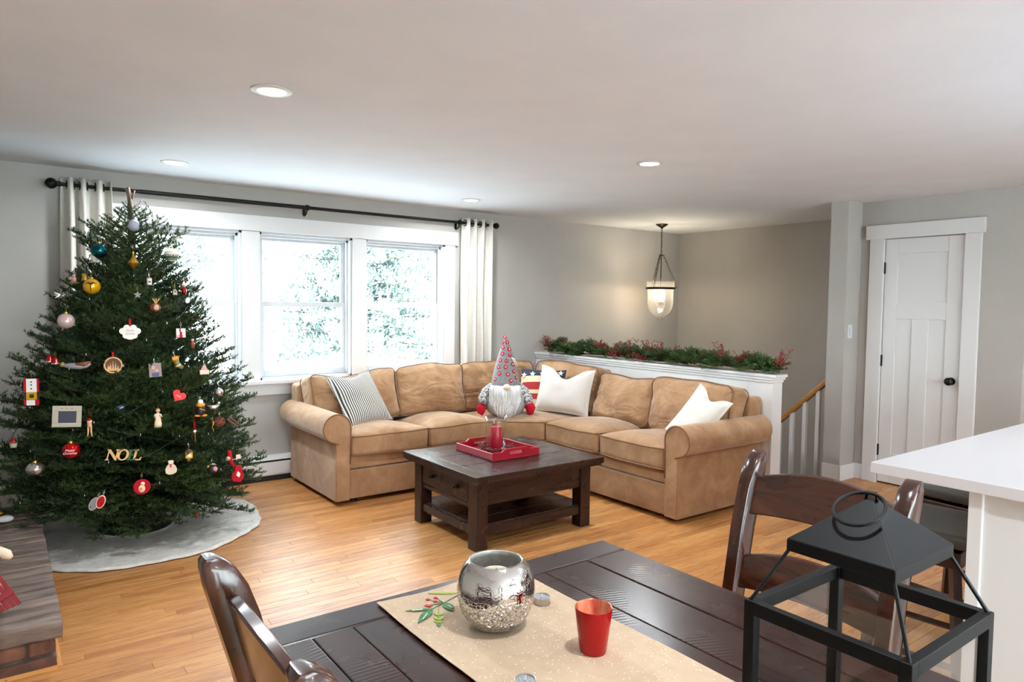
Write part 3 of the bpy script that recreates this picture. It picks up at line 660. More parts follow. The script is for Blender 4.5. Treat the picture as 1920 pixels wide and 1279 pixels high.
MB().lathe([(0, 0), (.038, 0), (.04, .003), (.04, .145), (.037, .15), (.02, .147), (0, .146)], 36).build('wax', 'wax_red', cn, smooth=50)
MB().tube([(0, 0, .145), (.001, 0, .155), (.003, 0, .162)], .0012, 6).build('wick', 'dark', cn)
M['berry_dark'] = pm('dark_red_berry', (104, 16, 30), .35); M['twig'] = pm('brown_twig', (74, 50, 36), .9); M['berry'] = pm('red_berry', (124, 20, 24), .35)
wr = thing('berry_wreath', 'small dark red berry wreath around the hurricane glass', 'wreath', cp)
R5 = random.Random(4); tw = MB()
for k in range(4): tw.tube([((.092+.008*sin(5*a+k))*cos(a), (.092+.008*sin(5*a+k))*sin(a), .012+.006*sin(3*a+k*2)) for a in [2*pi*i/40 for i in range(40)]], .0022, 5, True)
bm_ = MB().ball((0, 0, 0), .006, 8).mesh('berry', 'berry_dark', True)
for k in range(110):
    a = R5.uniform(0, 2*pi); rr = R5.uniform(.083, .125); z = R5.uniform(.008, .035)
    if k % 9 == 0: a = R5.choice((.6, 1.0, 3.3)); rr = R5.uniform(.11, .15); z = R5.uniform(.03, .07)
    p = (rr*cos(a), rr*sin(a), z); tw.tube([(.092*cos(a), .092*sin(a), .014), p], .001, 4)
    o = link('berry', bm_, wr); o.location = p; s_ = R5.uniform(.7, 1.15); o.scale = (s_,)*3
tw.build('twigs', 'twig', wr)['kind'] = 'stuff'

# ------------------------------------------------------------------ dining table
M['din_y'] = espresso('dining_plank', 'y', (30, 17, 14), (58, 29, 20), .32, .22); M['din_x'] = espresso('dining_breadboard', 'x', (38, 24, 22), (60, 38, 34), .36, .0)
dt = thing('dining_table', 'long dark plank dining table with a breadboard end', 'dining table', (.917, 0, 0))
X0, X1, Y0, Y1, DZ = -.517, .517, -.9, 1.46, .76
MB().box(X0, X1, 1.3645, Y1, DZ-.032, DZ).build('plank', 'din_x', dt, bevel=.006, seg=3)
MB().box(X0, X1, Y0, Y0+.1, DZ-.032, DZ).build('plank', 'din_x', dt, bevel=.006, seg=3)
xs = [X0, -.405, -.315, -.15, .03, .215, .365, X1]
for i, (a, c) in enumerate(zip(xs, xs[1:])): MB().box(a+.0008, c-.0008, Y0+.101, 1.3635, DZ-.032, DZ-.0006*(i % 3)).build('plank', 'din_y', dt, bevel=.003)
MB().box(X0+.06, X1-.06, Y0+.06, Y1-.06, DZ-.12, DZ-.033).build('apron', 'esp_y', dt)
for x_ in (X0+.05, X1-.14):
    for y_ in (Y0+.05, Y1-.14): MB().box(x_, x_+.09, y_, y_+.09, 0, DZ-.033).build('leg', 'esp_z', dt, bevel=.005)
# chairs
M['chair'] = wood('chair_walnut', (34, 15, 9), (84, 42, 24), .22, (1.6, 10, 10), 2.2, .04, 30, .4)
M['chair_post'] = wood('chair_walnut_upright', (34, 15, 9), (74, 36, 21), .22, (9, 9, 1.2), 2.2, .04, 30, .4)
def chair(label, loc, rz):
    c = thing('dining_chair', label, 'chair', loc, rz, None)
    for sg in (-1, 1):
        xc = sg*.205; mb = MB(); rows = []
        path = [(0, .17, .05), (.25, .185, .05), (.45, .19, .052), (.65, .205, .056), (.85, .245, .064), (.95, .272, .066), (1.0, .288, .062), (1.03, .30, .05), (1.045, .309, .034), (1.052, .314, .014)]
        prof = [(-1, -1), (1, -1), (1, 1), (-1, 1)]; v = []; f = []
        for z, y, dp in path:
            wx = .021 if z < 1.04 else .017
            for ax_, ay in ((-1, -.8), (-.8, -1), (.8, -1), (1, -.8), (1, .8), (.8, 1), (-.8, 1), (-1, .8)): v.append((xc+ax_*wx, y+ay*dp/2, z))
        for i in range(len(path)-1): f += [(i*8+k, i*8+(k+1) % 8, i*8+8+(k+1) % 8, i*8+8+k) for k in range(8)]
        f += [tuple(range(7, -1, -1)), tuple(range(len(v)-8, len(v)))]
        mb.add(v, f); mb.build('back_post', 'chair_post', c, smooth=50)
        MB().box(sg*.21-.022, sg*.21+.022, -.225, -.18, 0, .43).build('leg', 'chair_post', c, bevel=.004)
        MB().box(sg*.21-.011, sg*.21+.011, -.18, .17, .14, .175).build('stretcher', 'chair', c, bevel=.003)
    for z0, z1, arch in ((.885, .985, .032), (.69, .775, .03), (.525, .58, .02)):
        yb = interp([(.45, .19), (.65, .205), (.85, .245), (.95, .272), (1, .288)], (z0+z1)/2)
        def fn(t, s_):
            u = 2*t-1; k = 1-u*u
            z = [z0+.012*k, z0+.012*k, z1+arch*k, z1+arch*k][int(s_*4) % 4]; y = yb+.012*k+[-.011, .011, .011, -.011][int(s_*4) % 4]+(z-(z0+z1)/2)*.25
            return Vector((u*.187, y, z))
        n_ = 17; mb = MB(); v = [fn(i/(n_-1), k/4+.01) for i in range(n_) for k in range(4)]
        mb.add(v, [(i*4+k, i*4+(k+1) % 4, i*4+4+(k+1) % 4, i*4+4+k) for i in range(n_-1) for k in range(4)] + [(3, 2, 1, 0), tuple(range(n_*4-4, n_*4))])
        mb.build('back_rail', 'chair', c, smooth=50, bevel=.004)
    MB().box(-.235, .235, -.24, .21, .43, .458).build('seat', 'chair', c, bevel=.008, seg=3)
    MB().box(-.19, .19, -.215, -.195, .36, .43).build('apron', 'chair', c); MB().box(-.19, .19, .17, .19, .36, .43).build('apron', 'chair', c)
    MB().box(-.19, .19, -.012, .012, .145, .172).build('stretcher', 'chair', c, bevel=.003)
    return c
chair('dark walnut ladder back dining chair on the sofa and counter side of the table', (1.41, .930, 0), -pi/2)
chair('dark walnut ladder back dining chair on the fireplace side of the table', (.575, .935, 0), pi/2)

# runner, bowl, votive, tea lights, lantern
m = M['burlap'] = nm('glitter_linen', (192, 165, 138), (200, 174, 147), 30, .75, .25, 420, .001, spec=.3); n, l, bs = nt(m)
vo = n.new('ShaderNodeTexVoronoi'); vo.inputs['Scale'].default_value = 190; l.new(coords(m), vo.inputs['Vector'])
gl = ramp(m, vo.outputs['Distance'], [(.0, (1, 1, 1, 1)), (.26, (0, 0, 0, 1))], True); rr_ = n.new('ShaderNodeSeparateColor'); l.new(vo.outputs['Color'], rr_.inputs[0])
gl2 = math_(m, 'MULTIPLY', gl, math_(m, 'GREATER_THAN', rr_.outputs[0], .8)); l.new(gl2, bs.inputs['Metallic'])
l.new(mixc(m, gl2, bs.inputs['Base Color'].links[0].from_socket, (255, 240, 220)), bs.inputs['Base Color'])
rt = thing('table_runner', 'beige glitter table runner with a mistletoe sprig down the dining table', 'table runner', (.883, 0, DZ+.0005))
def run(a, bb):
    u, v = a*2-1, bb; x_ = u*.193; y_ = -.75+2.18*v
    return Vector((x_+.003*sin(y_*9), y_+.004*sin(u*5), .0015+.0012*(1+noise.noise(Vector((x_*8, y_*8, 0)))) + .002*(abs(u) > .97)))
g = MB().grid(run, 16, 80); g.grid(lambda a, bb: run(a, bb)-Vector((0, 0, .0014)), 16, 80); g.build('cloth', 'burlap', rt, True)
M['leaf_dk'] = nm('painted_leaf', (40, 92, 48), (70, 128, 70), 60, .6); M['leaf_lt'] = pm('painted_light_leaf', (150, 170, 58), .6); M['paint_red'] = pm('painted_berry', (200, 30, 40), .5); M['paint_white'] = pm('painted_highlight', (224, 232, 214), .6)
def onrun(px, py, dz=.0045): p = at(px, py, 2, DZ+dz); return Vector((p.x-.883, p.y, dz))
def leafp(px0, py0, px1, py1, wd, mat, hi=False):
    a, c = onrun(px0, py0), onrun(px1, py1); d = c-a; s_ = Vector((-d.y, d.x, 0)).normalized()
    pts = []; N = 10
    for i in range(N+1): t = i/N; pts.append(a+d*t+s_*wd*sin(pi*t**.8))
    for i in range(N-1, 0, -1): t = i/N; pts.append(a+d*t-s_*wd*sin(pi*t**.8))
    MB().slab([(p.x, p.y) for p in pts], .0035, .005).build('leaf', mat, rt)
    if hi: MB().tube([a+d*.35+Vector((0, 0, .001)), a+d*.75+s_*wd*.25+Vector((0, 0, .001))], .0012, 5).build('leaf_highlight', 'paint_white', rt)
sx_, sy_ = 360, 1000; kq = 600/1920
def C(x, y): return (360+x*kq, 1000+y*kq)
stem = [C(1660, 330), C(1590, 375), C(1510, 420), C(1440, 455), C(1385, 500)]
MB().tube([onrun(*p, .004) for p in stem], .0016, 6, flat=.5).build('stem', 'leaf_dk', rt, True)
leafp(*C(1440, 455), *C(1280, 468), .0055, 'leaf_dk', True); leafp(*C(1440, 455), *C(1355, 540), .011, 'leaf_dk', True); leafp(*C(1515, 418), *C(1570, 468), .012, 'leaf_dk', True); leafp(*C(1590, 360), *C(1415, 362), .005, 'leaf_lt'); leafp(*C(1640, 345), *C(1605, 400), .008, 'leaf_dk')
MB().tube([onrun(*C(1480, 445), .004), onrun(*C(1480, 545), .004)], .0014, 6, flat=.5).build('stem', 'leaf_lt', rt, True)
for yy in (488, 515, 532):
    for dx in (-30, 30): leafp(*C(1480, yy+6), *C(1480+dx, yy-8), .003, 'leaf_lt')
leafp(*C(1480, 540), *C(1483, 562), .005, 'leaf_dk')
for bx, by in ((1415, 398), (1462, 388), (1410, 433), (1425, 437), (1458, 410)):
    MB().tube([onrun(*C(bx, by), .004), onrun(*C(1510, 418), .004)], .0009, 5, flat=.5).build('stem', 'leaf_dk', rt)
    p = onrun(*C(bx, by)); MB().ball(p, .0055, 12, sz=.25).build('berry', 'paint_red', rt, True)

def crackle(name, c, rough, sc_, st, alpha=None):
    m = pm(name, c, rough, 1); n, l, bs = nt(m); co = coords(m); vo = n.new('ShaderNodeTexVoronoi'); vo.feature = 'DISTANCE_TO_EDGE'; vo.inputs['Scale'].default_value = sc_; l.new(co, vo.inputs['Vector'])
    sx = n.new('ShaderNodeSeparateXYZ'); l.new(co, sx.inputs[0]); lowm = ramp(m, math_(m, 'MULTIPLY', sx.outputs[2], 8), [(.35, (1, 1, 1, 1)), (.62, (.05, .05, .05, 1))])
    e = ramp(m, vo.outputs['Distance'], [(0, (0, 0, 0, 1)), (.12, (1, 1, 1, 1))]); bump(m, math_(m, 'MULTIPLY', e, lowm), st, .003)
    l.new(mixc(m, math_(m, 'MULTIPLY', math_(m, 'SUBTRACT', 1, e), lowm), c, (150, 146, 140)), bs.inputs['Base Color']); return m
M['mercury'] = crackle('mercury_glass', (226, 224, 222), .07, 120, .7); M['mercury_in'] = nm('frosted_inside', (176, 172, 166), (206, 202, 196), 60, .35, .4, 120, .002, metal=.2)
bw = thing('glass_bowl', 'round silver mercury glass candle bowl on the runner', 'candle bowl', (.853, 1.19, DZ+.004), 0, None, 1.06)
out = [(0, 0), (.038, 0), (.055, .008), (.070, .03), (.078, .06), (.0795, .075), (.077, .098), (.068, .119), (.058, .131), (.054, .134)]
inn = [(.054, .134), (.051, .1325), (.063, .118), (.072, .098), (.074, .078), (.073, .06), (.064, .03), (.045, .012), (0, .01)]
MB().lathe(out, 56).build('bowl', 'mercury', bw, True); MB().lathe(inn, 56).build('bowl_inside', 'mercury_in', bw, True)
MB().lathe([(.051, .1325), (.053, .136), (.055, .1355), (.056, .1315)], 56).build('rim', 'clear', bw, True)
M['wax'] = pm('ivory_wax', (232, 222, 200), .5, Subsurface_Weight=.2, Subsurface_Radius=(.02, .015, .01))
cn = thing('votive_candle', 'ivory candle inside the silver bowl', 'candle', (.853, 1.19, DZ+.017))
MB().lathe([(0, 0), (.03, 0), (.033, .003), (.033, .1), (.03, .104), (0, .101)], 30).build('wax', 'wax', cn, smooth=50); MB().cyl((0, 0, .10), (.001, 0, .11), .001, n=6).build('wick', 'dark', cn)
m = M['votive'] = pm('red_mercury_glass', (160, 0, 6), .25, 0, spec=.3, Coat_Weight=.15, Coat_Roughness=.06)
m = M['votive_in'] = nm('red_gold_lining', (200, 70, 50), (240, 150, 110), 60, .25, 0, metal=.7, stretch=(1, 1, .2))
vt = thing('votive_holder', 'red glass votive cup on the runner', 'candle holder', (.945, .983, DZ+.004))
MB().lathe([(0, 0), (.025, 0), (.027, .003), (.0375, .088), (.037, .09)], 40).build('cup', 'votive', vt, smooth=50); MB().lathe([(.037, .09), (.0355, .089), (.0255, .01), (0, .008)], 40).build('lining', 'votive_in', vt, True)
M['foil'] = pm('foil', (200, 196, 190), .3, .9); M['wax_grey'] = nm('glitter_wax', (120, 122, 126), (180, 182, 186), 300, .4, .6, 400, .002)
def tealight(label, p):
    t_ = thing('tea_light', label, 'candle', p)
    MB().lathe([(0, 0), (.018, 0), (.019, .001), (.019, .015), (.02, .016), (.0185, .0155), (.0183, .013), (0, .0128)], 30).build('foil_cup', 'foil', t_, smooth=50)
    MB().lathe([(.0183, .0125), (.012, .0150), (0, .0158)], 24).build('wax', 'wax_grey', t_, True); MB().cyl((0, 0, .015), (.001, 0, .021), .0009, n=6).build('wick', 'white_print', t_)
tealight('silver tea light between the silver bowl and the table edge', (1.003, 1.215, DZ+.004)); p = at(985, 1283, 2, DZ+.01); tealight('silver tea light on the runner away from the bowl', (p.x, p.y, DZ+.004))
# lantern
ln = thing('candle_lantern', 'black metal candle lantern with glass panes and ring handle on the dining table', 'lantern', (1.012, .482, DZ), 0)
Hh, hx_, hy_, t_ = .26, .1285, .118, .017
for sx_ in (-1, 1):
    for sy_ in (-1, 1): MB().box(*sorted((sx_*hx_, sx_*(hx_-t_))), *sorted((sy_*hy_, sy_*(hy_-t_))), .015, Hh).build('corner_post', 'black', ln, bevel=.001)
for z0, z1 in ((.015, .032), (Hh-.02, Hh)):
    for sg in (-1, 1):
        MB().box(-hx_+t_, hx_-t_, *sorted((sg*hy_, sg*(hy_-.014))), z0, z1).build('frame_bar', 'black', ln, bevel=.001); MB().box(*sorted((sg*hx_, sg*(hx_-.014))), -hy_+t_, hy_-t_, z0, z1).build('frame_bar', 'black', ln, bevel=.001)
MB().box(-hx_-.008, hx_+.008, -hy_-.008, hy_+.008, .0045, .0195).build('base', 'black', ln, bevel=.002)
for sg in (-1, 1):
    MB().box(-hx_+.014, hx_-.014, sg*(hy_-.008)-.001, sg*(hy_-.008)+.001, .03, Hh-.018).build('pane', 'clear', ln); MB().box(sg*(hx_-.008)-.001, sg*(hx_-.008)+.001, -hy_+.014, hy_-.014, .03, Hh-.018).build('pane', 'clear', ln)
cz_, cx_, cy_, ap = .337, .089, .077, .417
for sx_ in (-1, 1):
    for sy_ in (-1, 1): MB().tube([(sx_*(hx_-.005), sy_*(hy_-.005), Hh-.004), (sx_*(cx_-.004), sy_*(cy_-.004), cz_+.004)], .0028, 8).build('roof_rod', 'black', ln)
rf = MB(); zt_ = cz_+.018; rf.add([(-cx_, -cy_, cz_), (cx_, -cy_, cz_), (cx_, cy_, cz_), (-cx_, cy_, cz_), (-cx_, -cy_, zt_), (cx_, -cy_, zt_), (cx_, cy_, zt_), (-cx_, cy_, zt_), (-.005, -.005, ap), (.005, -.005, ap), (.005, .005, ap), (-.005, .005, ap)],
   [(0, 1, 5, 4), (1, 2, 6, 5), (2, 3, 7, 6), (3, 0, 4, 7), (4, 5, 9, 8), (5, 6, 10, 9), (6, 7, 11, 10), (7, 4, 8, 11), (8, 9, 10, 11), (3, 2, 1, 0)]); rf.build('roof', 'black', ln, bevel=.0015)
MB().tube([(0, -.008, ap-.003), (0, -.006, ap+.01), (0, .006, ap+.01), (0, .008, ap-.003)], .0022, 8).build('loop', 'black', ln, True)
sd_ = Vector((-.80, 0, -.60)); MB().tube([Vector((-.003, 0, ap+.009))+sd_*(.0335*(1-cos(a)))+Vector((0, .0335*sin(a), 0))+Vector((-.004, 0, .003))*(1-cos(a)) for a in [2*pi*i/44 for i in range(44)]], .0027, 8, True).build('ring_handle', 'black', ln, True)

# ------------------------------------------------------------------ kitchen peninsula and stools
M['quartz'] = pm('white_quartz', (206, 203, 205), .25); M['cab'] = pm('white_cabinet_paint', (216, 217, 216), .4)
pn = thing('kitchen_peninsula', 'white panelled kitchen peninsula cabinet', 'cabinet', (3.4, -.3, 0))
MB().box(-.87, 1.1, -1.3, 1.17, 0, .88).build('body', 'cab', pn)
for y0, y1 in ((1.15, 1.19), (-1.3, -1.26)): MB().box(-.885, -.868, y0, y1, 0, .88).build('stile', 'cab', pn, bevel=.002)
MB().box(-.868, 1.1, 1.168, 1.19, 0, .88).build('end_panel', 'cab', pn, bevel=.002)
ctop = MB().slab([(2.45, 1.175), (2.45, -1.65), (4.6, -1.65), (4.6, 1.175)], .882, .92).build('countertop', 'quartz', None, bevel=.003); tag(ctop, 'white quartz countertop overhanging the stools', 'countertop')
M['stool_seat'] = pm('dark_olive_leather', (62, 60, 54), .55); M['stool_wood'] = wood('stool_wood', (30, 16, 12), (60, 34, 24), .35, (9, 9, 2))
def stool(label, loc, rz):
    s_ = thing('counter_stool', label, 'stool', loc, rz, None); zs = .60
    def D(q): return Vector((q.x, q.y, q.z+zs+.03+.02*(q.x/.2)**2*(1)))
    rounded((.2, .17, .025), .02, 12, D).build('seat', 'stool_seat', s_, True)
    MB().box(-.17, .17, -.14, .14, zs-.055, zs+.005).build('seat_frame', 'stool_wood', s_, bevel=.004)
    for sx_ in (-1, 1):
        for sy_ in (-1, 1): MB().tube([(sx_*.145, sy_*.115, zs), (sx_*.2, sy_*.17, 0)], .021, 4).build('leg', 'stool_wood', s_)
        MB().tube([(sx_*.18, -.15, .2), (sx_*.18, .15, .2)], .013, 4).build('stretcher', 'stool_wood', s_)
    for sy_ in (-1, 1): MB().tube([(-.17, sy_*.148, .26), (.17, sy_*.148, .26)], .013, 4).build('stretcher', 'stool_wood', s_)
    return s_
stool('dark backless counter stool nearest the end of the peninsula', (2.83, 1.12, 0), .1); stool('dark backless counter stool tucked deeper along the peninsula', (3.5, 1.25, 0), -.1)
# ------------------------------------------------------------------ curtains and rod
rod = thing('curtain_rod', 'long black iron curtain rod with ball finial above the windows', 'curtain rod', (2.1, 5.62, 2.232))
MB().cyl((-1.72, 0, 0), (1.83, 0, 0), .013, n=16).build('pole', 'black', rod, smooth=40)
MB().cyl((-1.25, 0, 0), (.0, 0, 0), .0155, n=16).build('outer_pole', 'black', rod, smooth=40)
for sx_, xe in ((-1, -1.72), (1, 1.83)):
    f = MB(); f.cyl((xe, 0, 0), (xe+sx_*.03, 0, 0), .017, n=16); f.ball((xe+sx_*.055, 0, 0), .036 if sx_ < 0 else .03, 20); f.build('finial', 'black', rod, smooth=45)
for x_ in (-1.6, -.02, 1.46):
    k = MB(); k.cyl((x_-.011, 0, 0), (x_+.011, 0, 0), .0225, n=16); k.cyl((x_, .0, 0), (x_, .078, -.0), .007, n=10); k.box(x_-.012, x_+.012, .072, .079, -.055, .02); k.tube([(x_, 0, -.015), (x_, .03, -.05), (x_, .075, -.06)], .006, 8); k.build('bracket', 'black', rod, smooth=40)
def curtain(label, x0, x1, folds, ph, bot=.03):
    c = thing('curtain', label, 'curtain', ((x0+x1)/2, 5.62, bot))
    wd = x1-x0; h = 2.278-bot
    def fn(a, bb):
        z = h*bb; amp = .042*(.75+.25*bb)*(1+.2*sin(7*a)); fl = 1+.05*(1-bb)
        s_ = sin(2*pi*folds*a+ph); s_ = (abs(s_)**.75)*(1 if s_ > 0 else -1)
        return Vector(((a-.5)*wd*fl+.006*sin(3*z+9*a), amp*s_+.004*sin(4*z+20*a), z))
    mb = MB().grid(fn, 90, 24); o = mb.build('panel', 'fabric_white', c, True)
    md = o.modifiers.new('thickness', 'SOLIDIFY'); md.thickness = .003
    for k in range(int(folds*2)):
        a = (k*pi-ph)/(2*pi*folds)
        if 0.01 < a < .99:
            p = fn(a, (2.232-bot)/h); g = MB().tube([(p.x+.0, .027*cos(t), p.z+.027*sin(t)) for t in [2*pi*i/24 for i in range(24)]], .0055, 6, True); g.build('grommet', 'black', c, True)
    return c
curtain('white grommet curtain hanging behind the Christmas tree', .375, .675, 3.5, .8)
curtain('white grommet curtain hanging beside the sofa corner', 3.60, 3.915, 3.5, 2.2)

# ------------------------------------------------------------------ pendant lantern over the stairs
pd = thing('pendant_light', 'clear glass bell jar pendant lantern on dark chains over the stairwell', 'pendant light', (5.88, 5.16, CZ))
MB().lathe([(0, 0), (.065, 0), (.066, -.006), (.045, -.022), (.02, -.035), (.008, -.05), (0, -.05)], 32).build('canopy', 'bronze', pd, smooth=45)
def chain(a, c, name='chain', L=.032):
    a, c = Vector(a), Vector(c); d = c-a; n_ = max(2, int(d.length/(L*.78))); st = d/n_; mb = MB(); x, y = mb.frame(a, d); dn = d.normalized()
    for i in range(n_):
        ctr = a+st*(i+.5); s_ = x if i % 2 else y
        mb.tube([ctr+dn*(L/2*cos(t))+s_*(.009*sin(t)) for t in [2*pi*k/14 for k in range(14)]], .0026, 6, True)
    return mb.build(name, 'bronze', pd, True)
ZH, ZR, ZB = -.34, -.70, -1.045
chain((0, 0, -.045), (0, 0, ZH+.012))
hb_ = MB(); hb_.lathe([(0, ZH+.014), (.012, ZH+.012), (.03, ZH), (.012, ZH-.01), (0, ZH-.012)], 16); hb_.build('hub', 'bronze', pd, True)
MB().cyl((0, 0, ZH), (0, 0, ZH-.24), .0055, n=10).build('stem', 'bronze', pd, smooth=40)
for k in range(3):
    a = 2*pi*k/3-.75; chain((.028*cos(a), .028*sin(a), ZH), (.165*cos(a), .165*sin(a), ZR+.03))
    MB().tube([(.165*cos(a), .165*sin(a), ZR+.03), (.172*cos(a), .172*sin(a), ZR+.01), (.163*cos(a), .163*sin(a), ZR)], .004, 6).build('hook', 'bronze', pd, True)
MB().lathe([(.152, ZR-.012), (.16, ZR-.012), (.163, ZR), (.16, ZR+.012), (.152, ZR+.012), (.152, ZR-.012)], 40).build('ring_band', 'bronze', pd, True)
M['bell_glass'] = thin_glass('bell_glass', (246, 244, 240), 1, .05, 1.7); _n, _l = M['bell_glass'].node_tree.nodes, M['bell_glass'].node_tree.links
_t = _n.new('ShaderNodeBsdfTranslucent'); _m = _n.new('ShaderNodeMixShader'); _m.inputs[0].default_value = .05; _o = [q for q in _n if q.type == 'OUTPUT_MATERIAL'][0]; _s = _o.inputs[0].links[0].from_socket; _l.new(_s, _m.inputs[1]); _l.new(_t.outputs[0], _m.inputs[2]); _l.new(_m.outputs[0], _o.inputs[0])
gl_ = [(.158, ZR+.075), (.150, ZR+.06), (.147, ZR), (.138, ZR-.03), (.138, ZR-.16), (.128, ZR-.22), (.10, ZR-.27), (.06, ZR-.30), (.034, ZR-.315), (.03, ZR-.33), (.036, ZR-.345), (.02, ZR-.355), (0, ZR-.357)]
MB().lathe(gl_, 48).build('glass_bell', 'bell_glass', pd, True)
MB().cyl((0, 0, ZH-.24), (0, 0, ZR-.17), .004, n=8).build('stem', 'bronze', pd)
MB().lathe([(0, ZR-.14), (.025, ZR-.142), (.028, ZR-.16), (.012, ZR-.185), (0, ZR-.19)], 16).build('cluster', 'bronze', pd, True)
M['bulb'] = emis('warm_bulb', (255, 226, 176), 40)
for k in range(3):
    a = 2*pi*k/3+.3; cx_, cy_ = .06*cos(a), .06*sin(a)
    MB().tube([(0, 0, ZR-.165), (.03*cos(a), .03*sin(a), ZR-.19), (cx_, cy_, ZR-.175), (cx_, cy_, ZR-.15)], .004, 6).build('arm', 'bronze', pd, True)
    MB().cyl((cx_, cy_, ZR-.15), (cx_, cy_, ZR-.085), .011, n=12).build('candle_sleeve', 'white_print', pd)
    MB().lathe([(.008, ZR-.085), (.015, ZR-.066), (.012, ZR-.045), (.003, ZR-.02), (0, ZR-.018)], 12, (cx_, cy_, 0)).build('bulb', 'bulb', pd, True)
ld = bpy.data.lights.new('bulb_light', 'POINT'); ld.energy = 18; ld.color = (1, .84, .62); ld.shadow_soft_size = .05
lo = bpy.data.objects.new('bulb_light', ld); COL.objects.link(lo); lo.parent = pd; lo.location = (0, 0, ZR-.05)

# ------------------------------------------------------------------ fir branch meshes
def needle_mat(name, c1, c2, c3):
    m = pm(name, c1, .55, spec=.35); n, l, bs = nt(m); g = n.new('ShaderNodeNewGeometry'); oi = n.new('ShaderNodeObjectInfo')
    f = math_(m, 'ADD', math_(m, 'MULTIPLY', g.outputs['Random Per Island'], .55), math_(m, 'MULTIPLY', oi.outputs['Random'], .45))
    l.new(ramp(m, f, [(0, c1), (.5, c2), (1, c3)]), bs.inputs['Base Color']); return m
M['needle'] = needle_mat('fir_needles', (24, 44, 24), (40, 66, 32), (74, 96, 44)); M['bark'] = nm('fir_bark', (82, 64, 50), (116, 94, 74), 20, .95, .5, 60)
M['stem_green'] = pm('young_twig', (84, 78, 48), .9)
def fir_branch(L, seed, nl=.021, nw=.0022, step=.0028, side=.042, smat='needle', curve=.12, droop=0., sub=True, width=.42):
    R = random.Random(seed); mb = MB()
    def needles(pts, dens=1.):
        for a, c in zip(pts, pts[1:]):
            d = c-a; ln_ = d.length; dn = d.normalized(); x, y = mb.frame(a, d)
            for k in range(max(1, int(ln_/step*dens))):
                p = a+d*R.random(); ph = R.gauss(pi/2, 1.15); s_ = (x*cos(ph)+Vector((0, 0, 1))*sin(ph)*.8+y*.0); s_ = s_-dn*s_.dot(dn)
                if s_.length < .05: s_ = x
                v = (dn*R.uniform(.45, .8)+s_.normalized()*R.uniform(.6, 1)).normalized(); q = p+v*nl*R.uniform(.7, 1.1)
                wd = v.cross(Vector((R.uniform(-1, 1), R.uniform(-1, 1), 1))).normalized()*nw
                o = len(mb.v); mb.v += [tuple(p-wd), tuple(p+wd), tuple(q+wd*.5), tuple(q-wd*.5)]; mb.f.append((o, o+1, o+2, o+3)); mb.m.append(0)
    def shoot(p0, d0, ln_, lift, r0):
        n_ = max(3, int(ln_/.05)+2); pts = [p0]; d = d0.normalized(); st = ln_/(n_-1)
        for i in range(n_-1):
            d = (d+Vector((R.gauss(0, .04), R.gauss(0, .04), lift/n_))).normalized(); pts.append(pts[-1]+d*st)
        mb.tube(pts, [r0*(1-.75*i/(n_-1)) for i in range(n_)], 4, mi=1); return pts
    main = shoot(Vector((0, 0, 0)), Vector((1, 0, -droop)), L, curve+droop, .0022+.005*L)
    needles(main[len(main)//5:], .9)
    t = .14*L; sg = 1
    while t < L*.98:
        i = min(len(main)-2, int(t/L*(len(main)-1))); fr = t/L*(len(main)-1)-i; p = main[i].lerp(main[i+1], fr); d = (main[i+1]-main[i]).normalized()
        for sg in (-1, 1):
            ln_ = (width*L*(1-(t/L)**1.2)+.045)*R.uniform(.75, 1.15)*min(1, .45+1.6*t/L); an = radians(R.uniform(42, 58)); el = R.uniform(-.12, .32)
            lat = Vector((-d.y, d.x, 0)).normalized()*sg; dv = d*cos(an)+lat*sin(an)+Vector((0, 0, el))
            ps = shoot(p, dv, ln_, .18, .0014+.003*ln_); needles(ps)
            if sub and ln_ > .07:
                tt = .03
                while tt < ln_*.9:
                    j = min(len(ps)-2, int(tt/ln_*(len(ps)-1))); pp = ps[j].lerp(ps[j+1], tt/ln_*(len(ps)-1)-j); dd = (ps[j+1]-ps[j]).normalized()
                    for s2 in (-1, 1):
                        l2 = (.42*ln_*(1-tt/ln_)+.025)*R.uniform(.7, 1.1); lt = Vector((-dd.y, dd.x, 0)).normalized()*s2
                        needles(shoot(pp, dd*.68+lt*.7+Vector((0, 0, R.uniform(-.1, .3))), l2, .12, .0012))
                    tt += side*R.uniform(.8, 1.15)
        t += side*R.uniform(.85, 1.1)
    return mb.mesh('branch', [smat, 'stem_green'], None, False)
FIR = {.22: [fir_branch(.22, s, side=.05, step=.002, nl=.017) for s in (1, 2)], .42: [fir_branch(.42, s, side=.062, step=.0021, nl=.018) for s in (3, 4, 5)], .68: [fir_branch(.68, s, side=.075, step=.0024, nl=.02, droop=.1) for s in (6, 7, 8)]}

# ------------------------------------------------------------------ Christmas tree
TX, TY = .70, 4.93
PROF = [(2.16, .02), (2.05, .10), (1.9, .22), (1.6, .38), (1.33, .545), (1.06, .67), (.75, .765), (.5, .80), (.3, .80), (.12, .72)]
def treeR(z): return interp(PROF, z)
tree = thing('christmas_tree', 'tall natural fir Christmas tree covered in ornaments before the windows', 'Christmas tree', (TX, TY, 0))
tr = MB(); tr.tube([(0, 0, .03), (.005, 0, .6), (-.01, .005, 1.2), (.0, 0, 1.8), (-.005, 0, 2.05), (-.015, 0, 2.155)], [.05, .045, .035, .022, .014, .010], 12); tr.build('trunk', 'bark', tree, True)
tr = MB(); tr.tube([(-.008, 0, 2.10), (-.03, .0, 2.145)], [.009, .006], 8); tr.tube([(-.004, 0, 2.07), (.022, 0, 2.14)], [.007, .004], 8); tr.build('leader_stub', 'bark', tree, True)
sd = MB(); sd.lathe([(0, .0), (.2, 0), (.21, .02), (.13, .06), (.12, .16), (.1, .16), (.1, .06), (0, .05)], 24); sd.build('stand', 'dark', tree, smooth=40)
R6 = random.Random(11); NB = 262
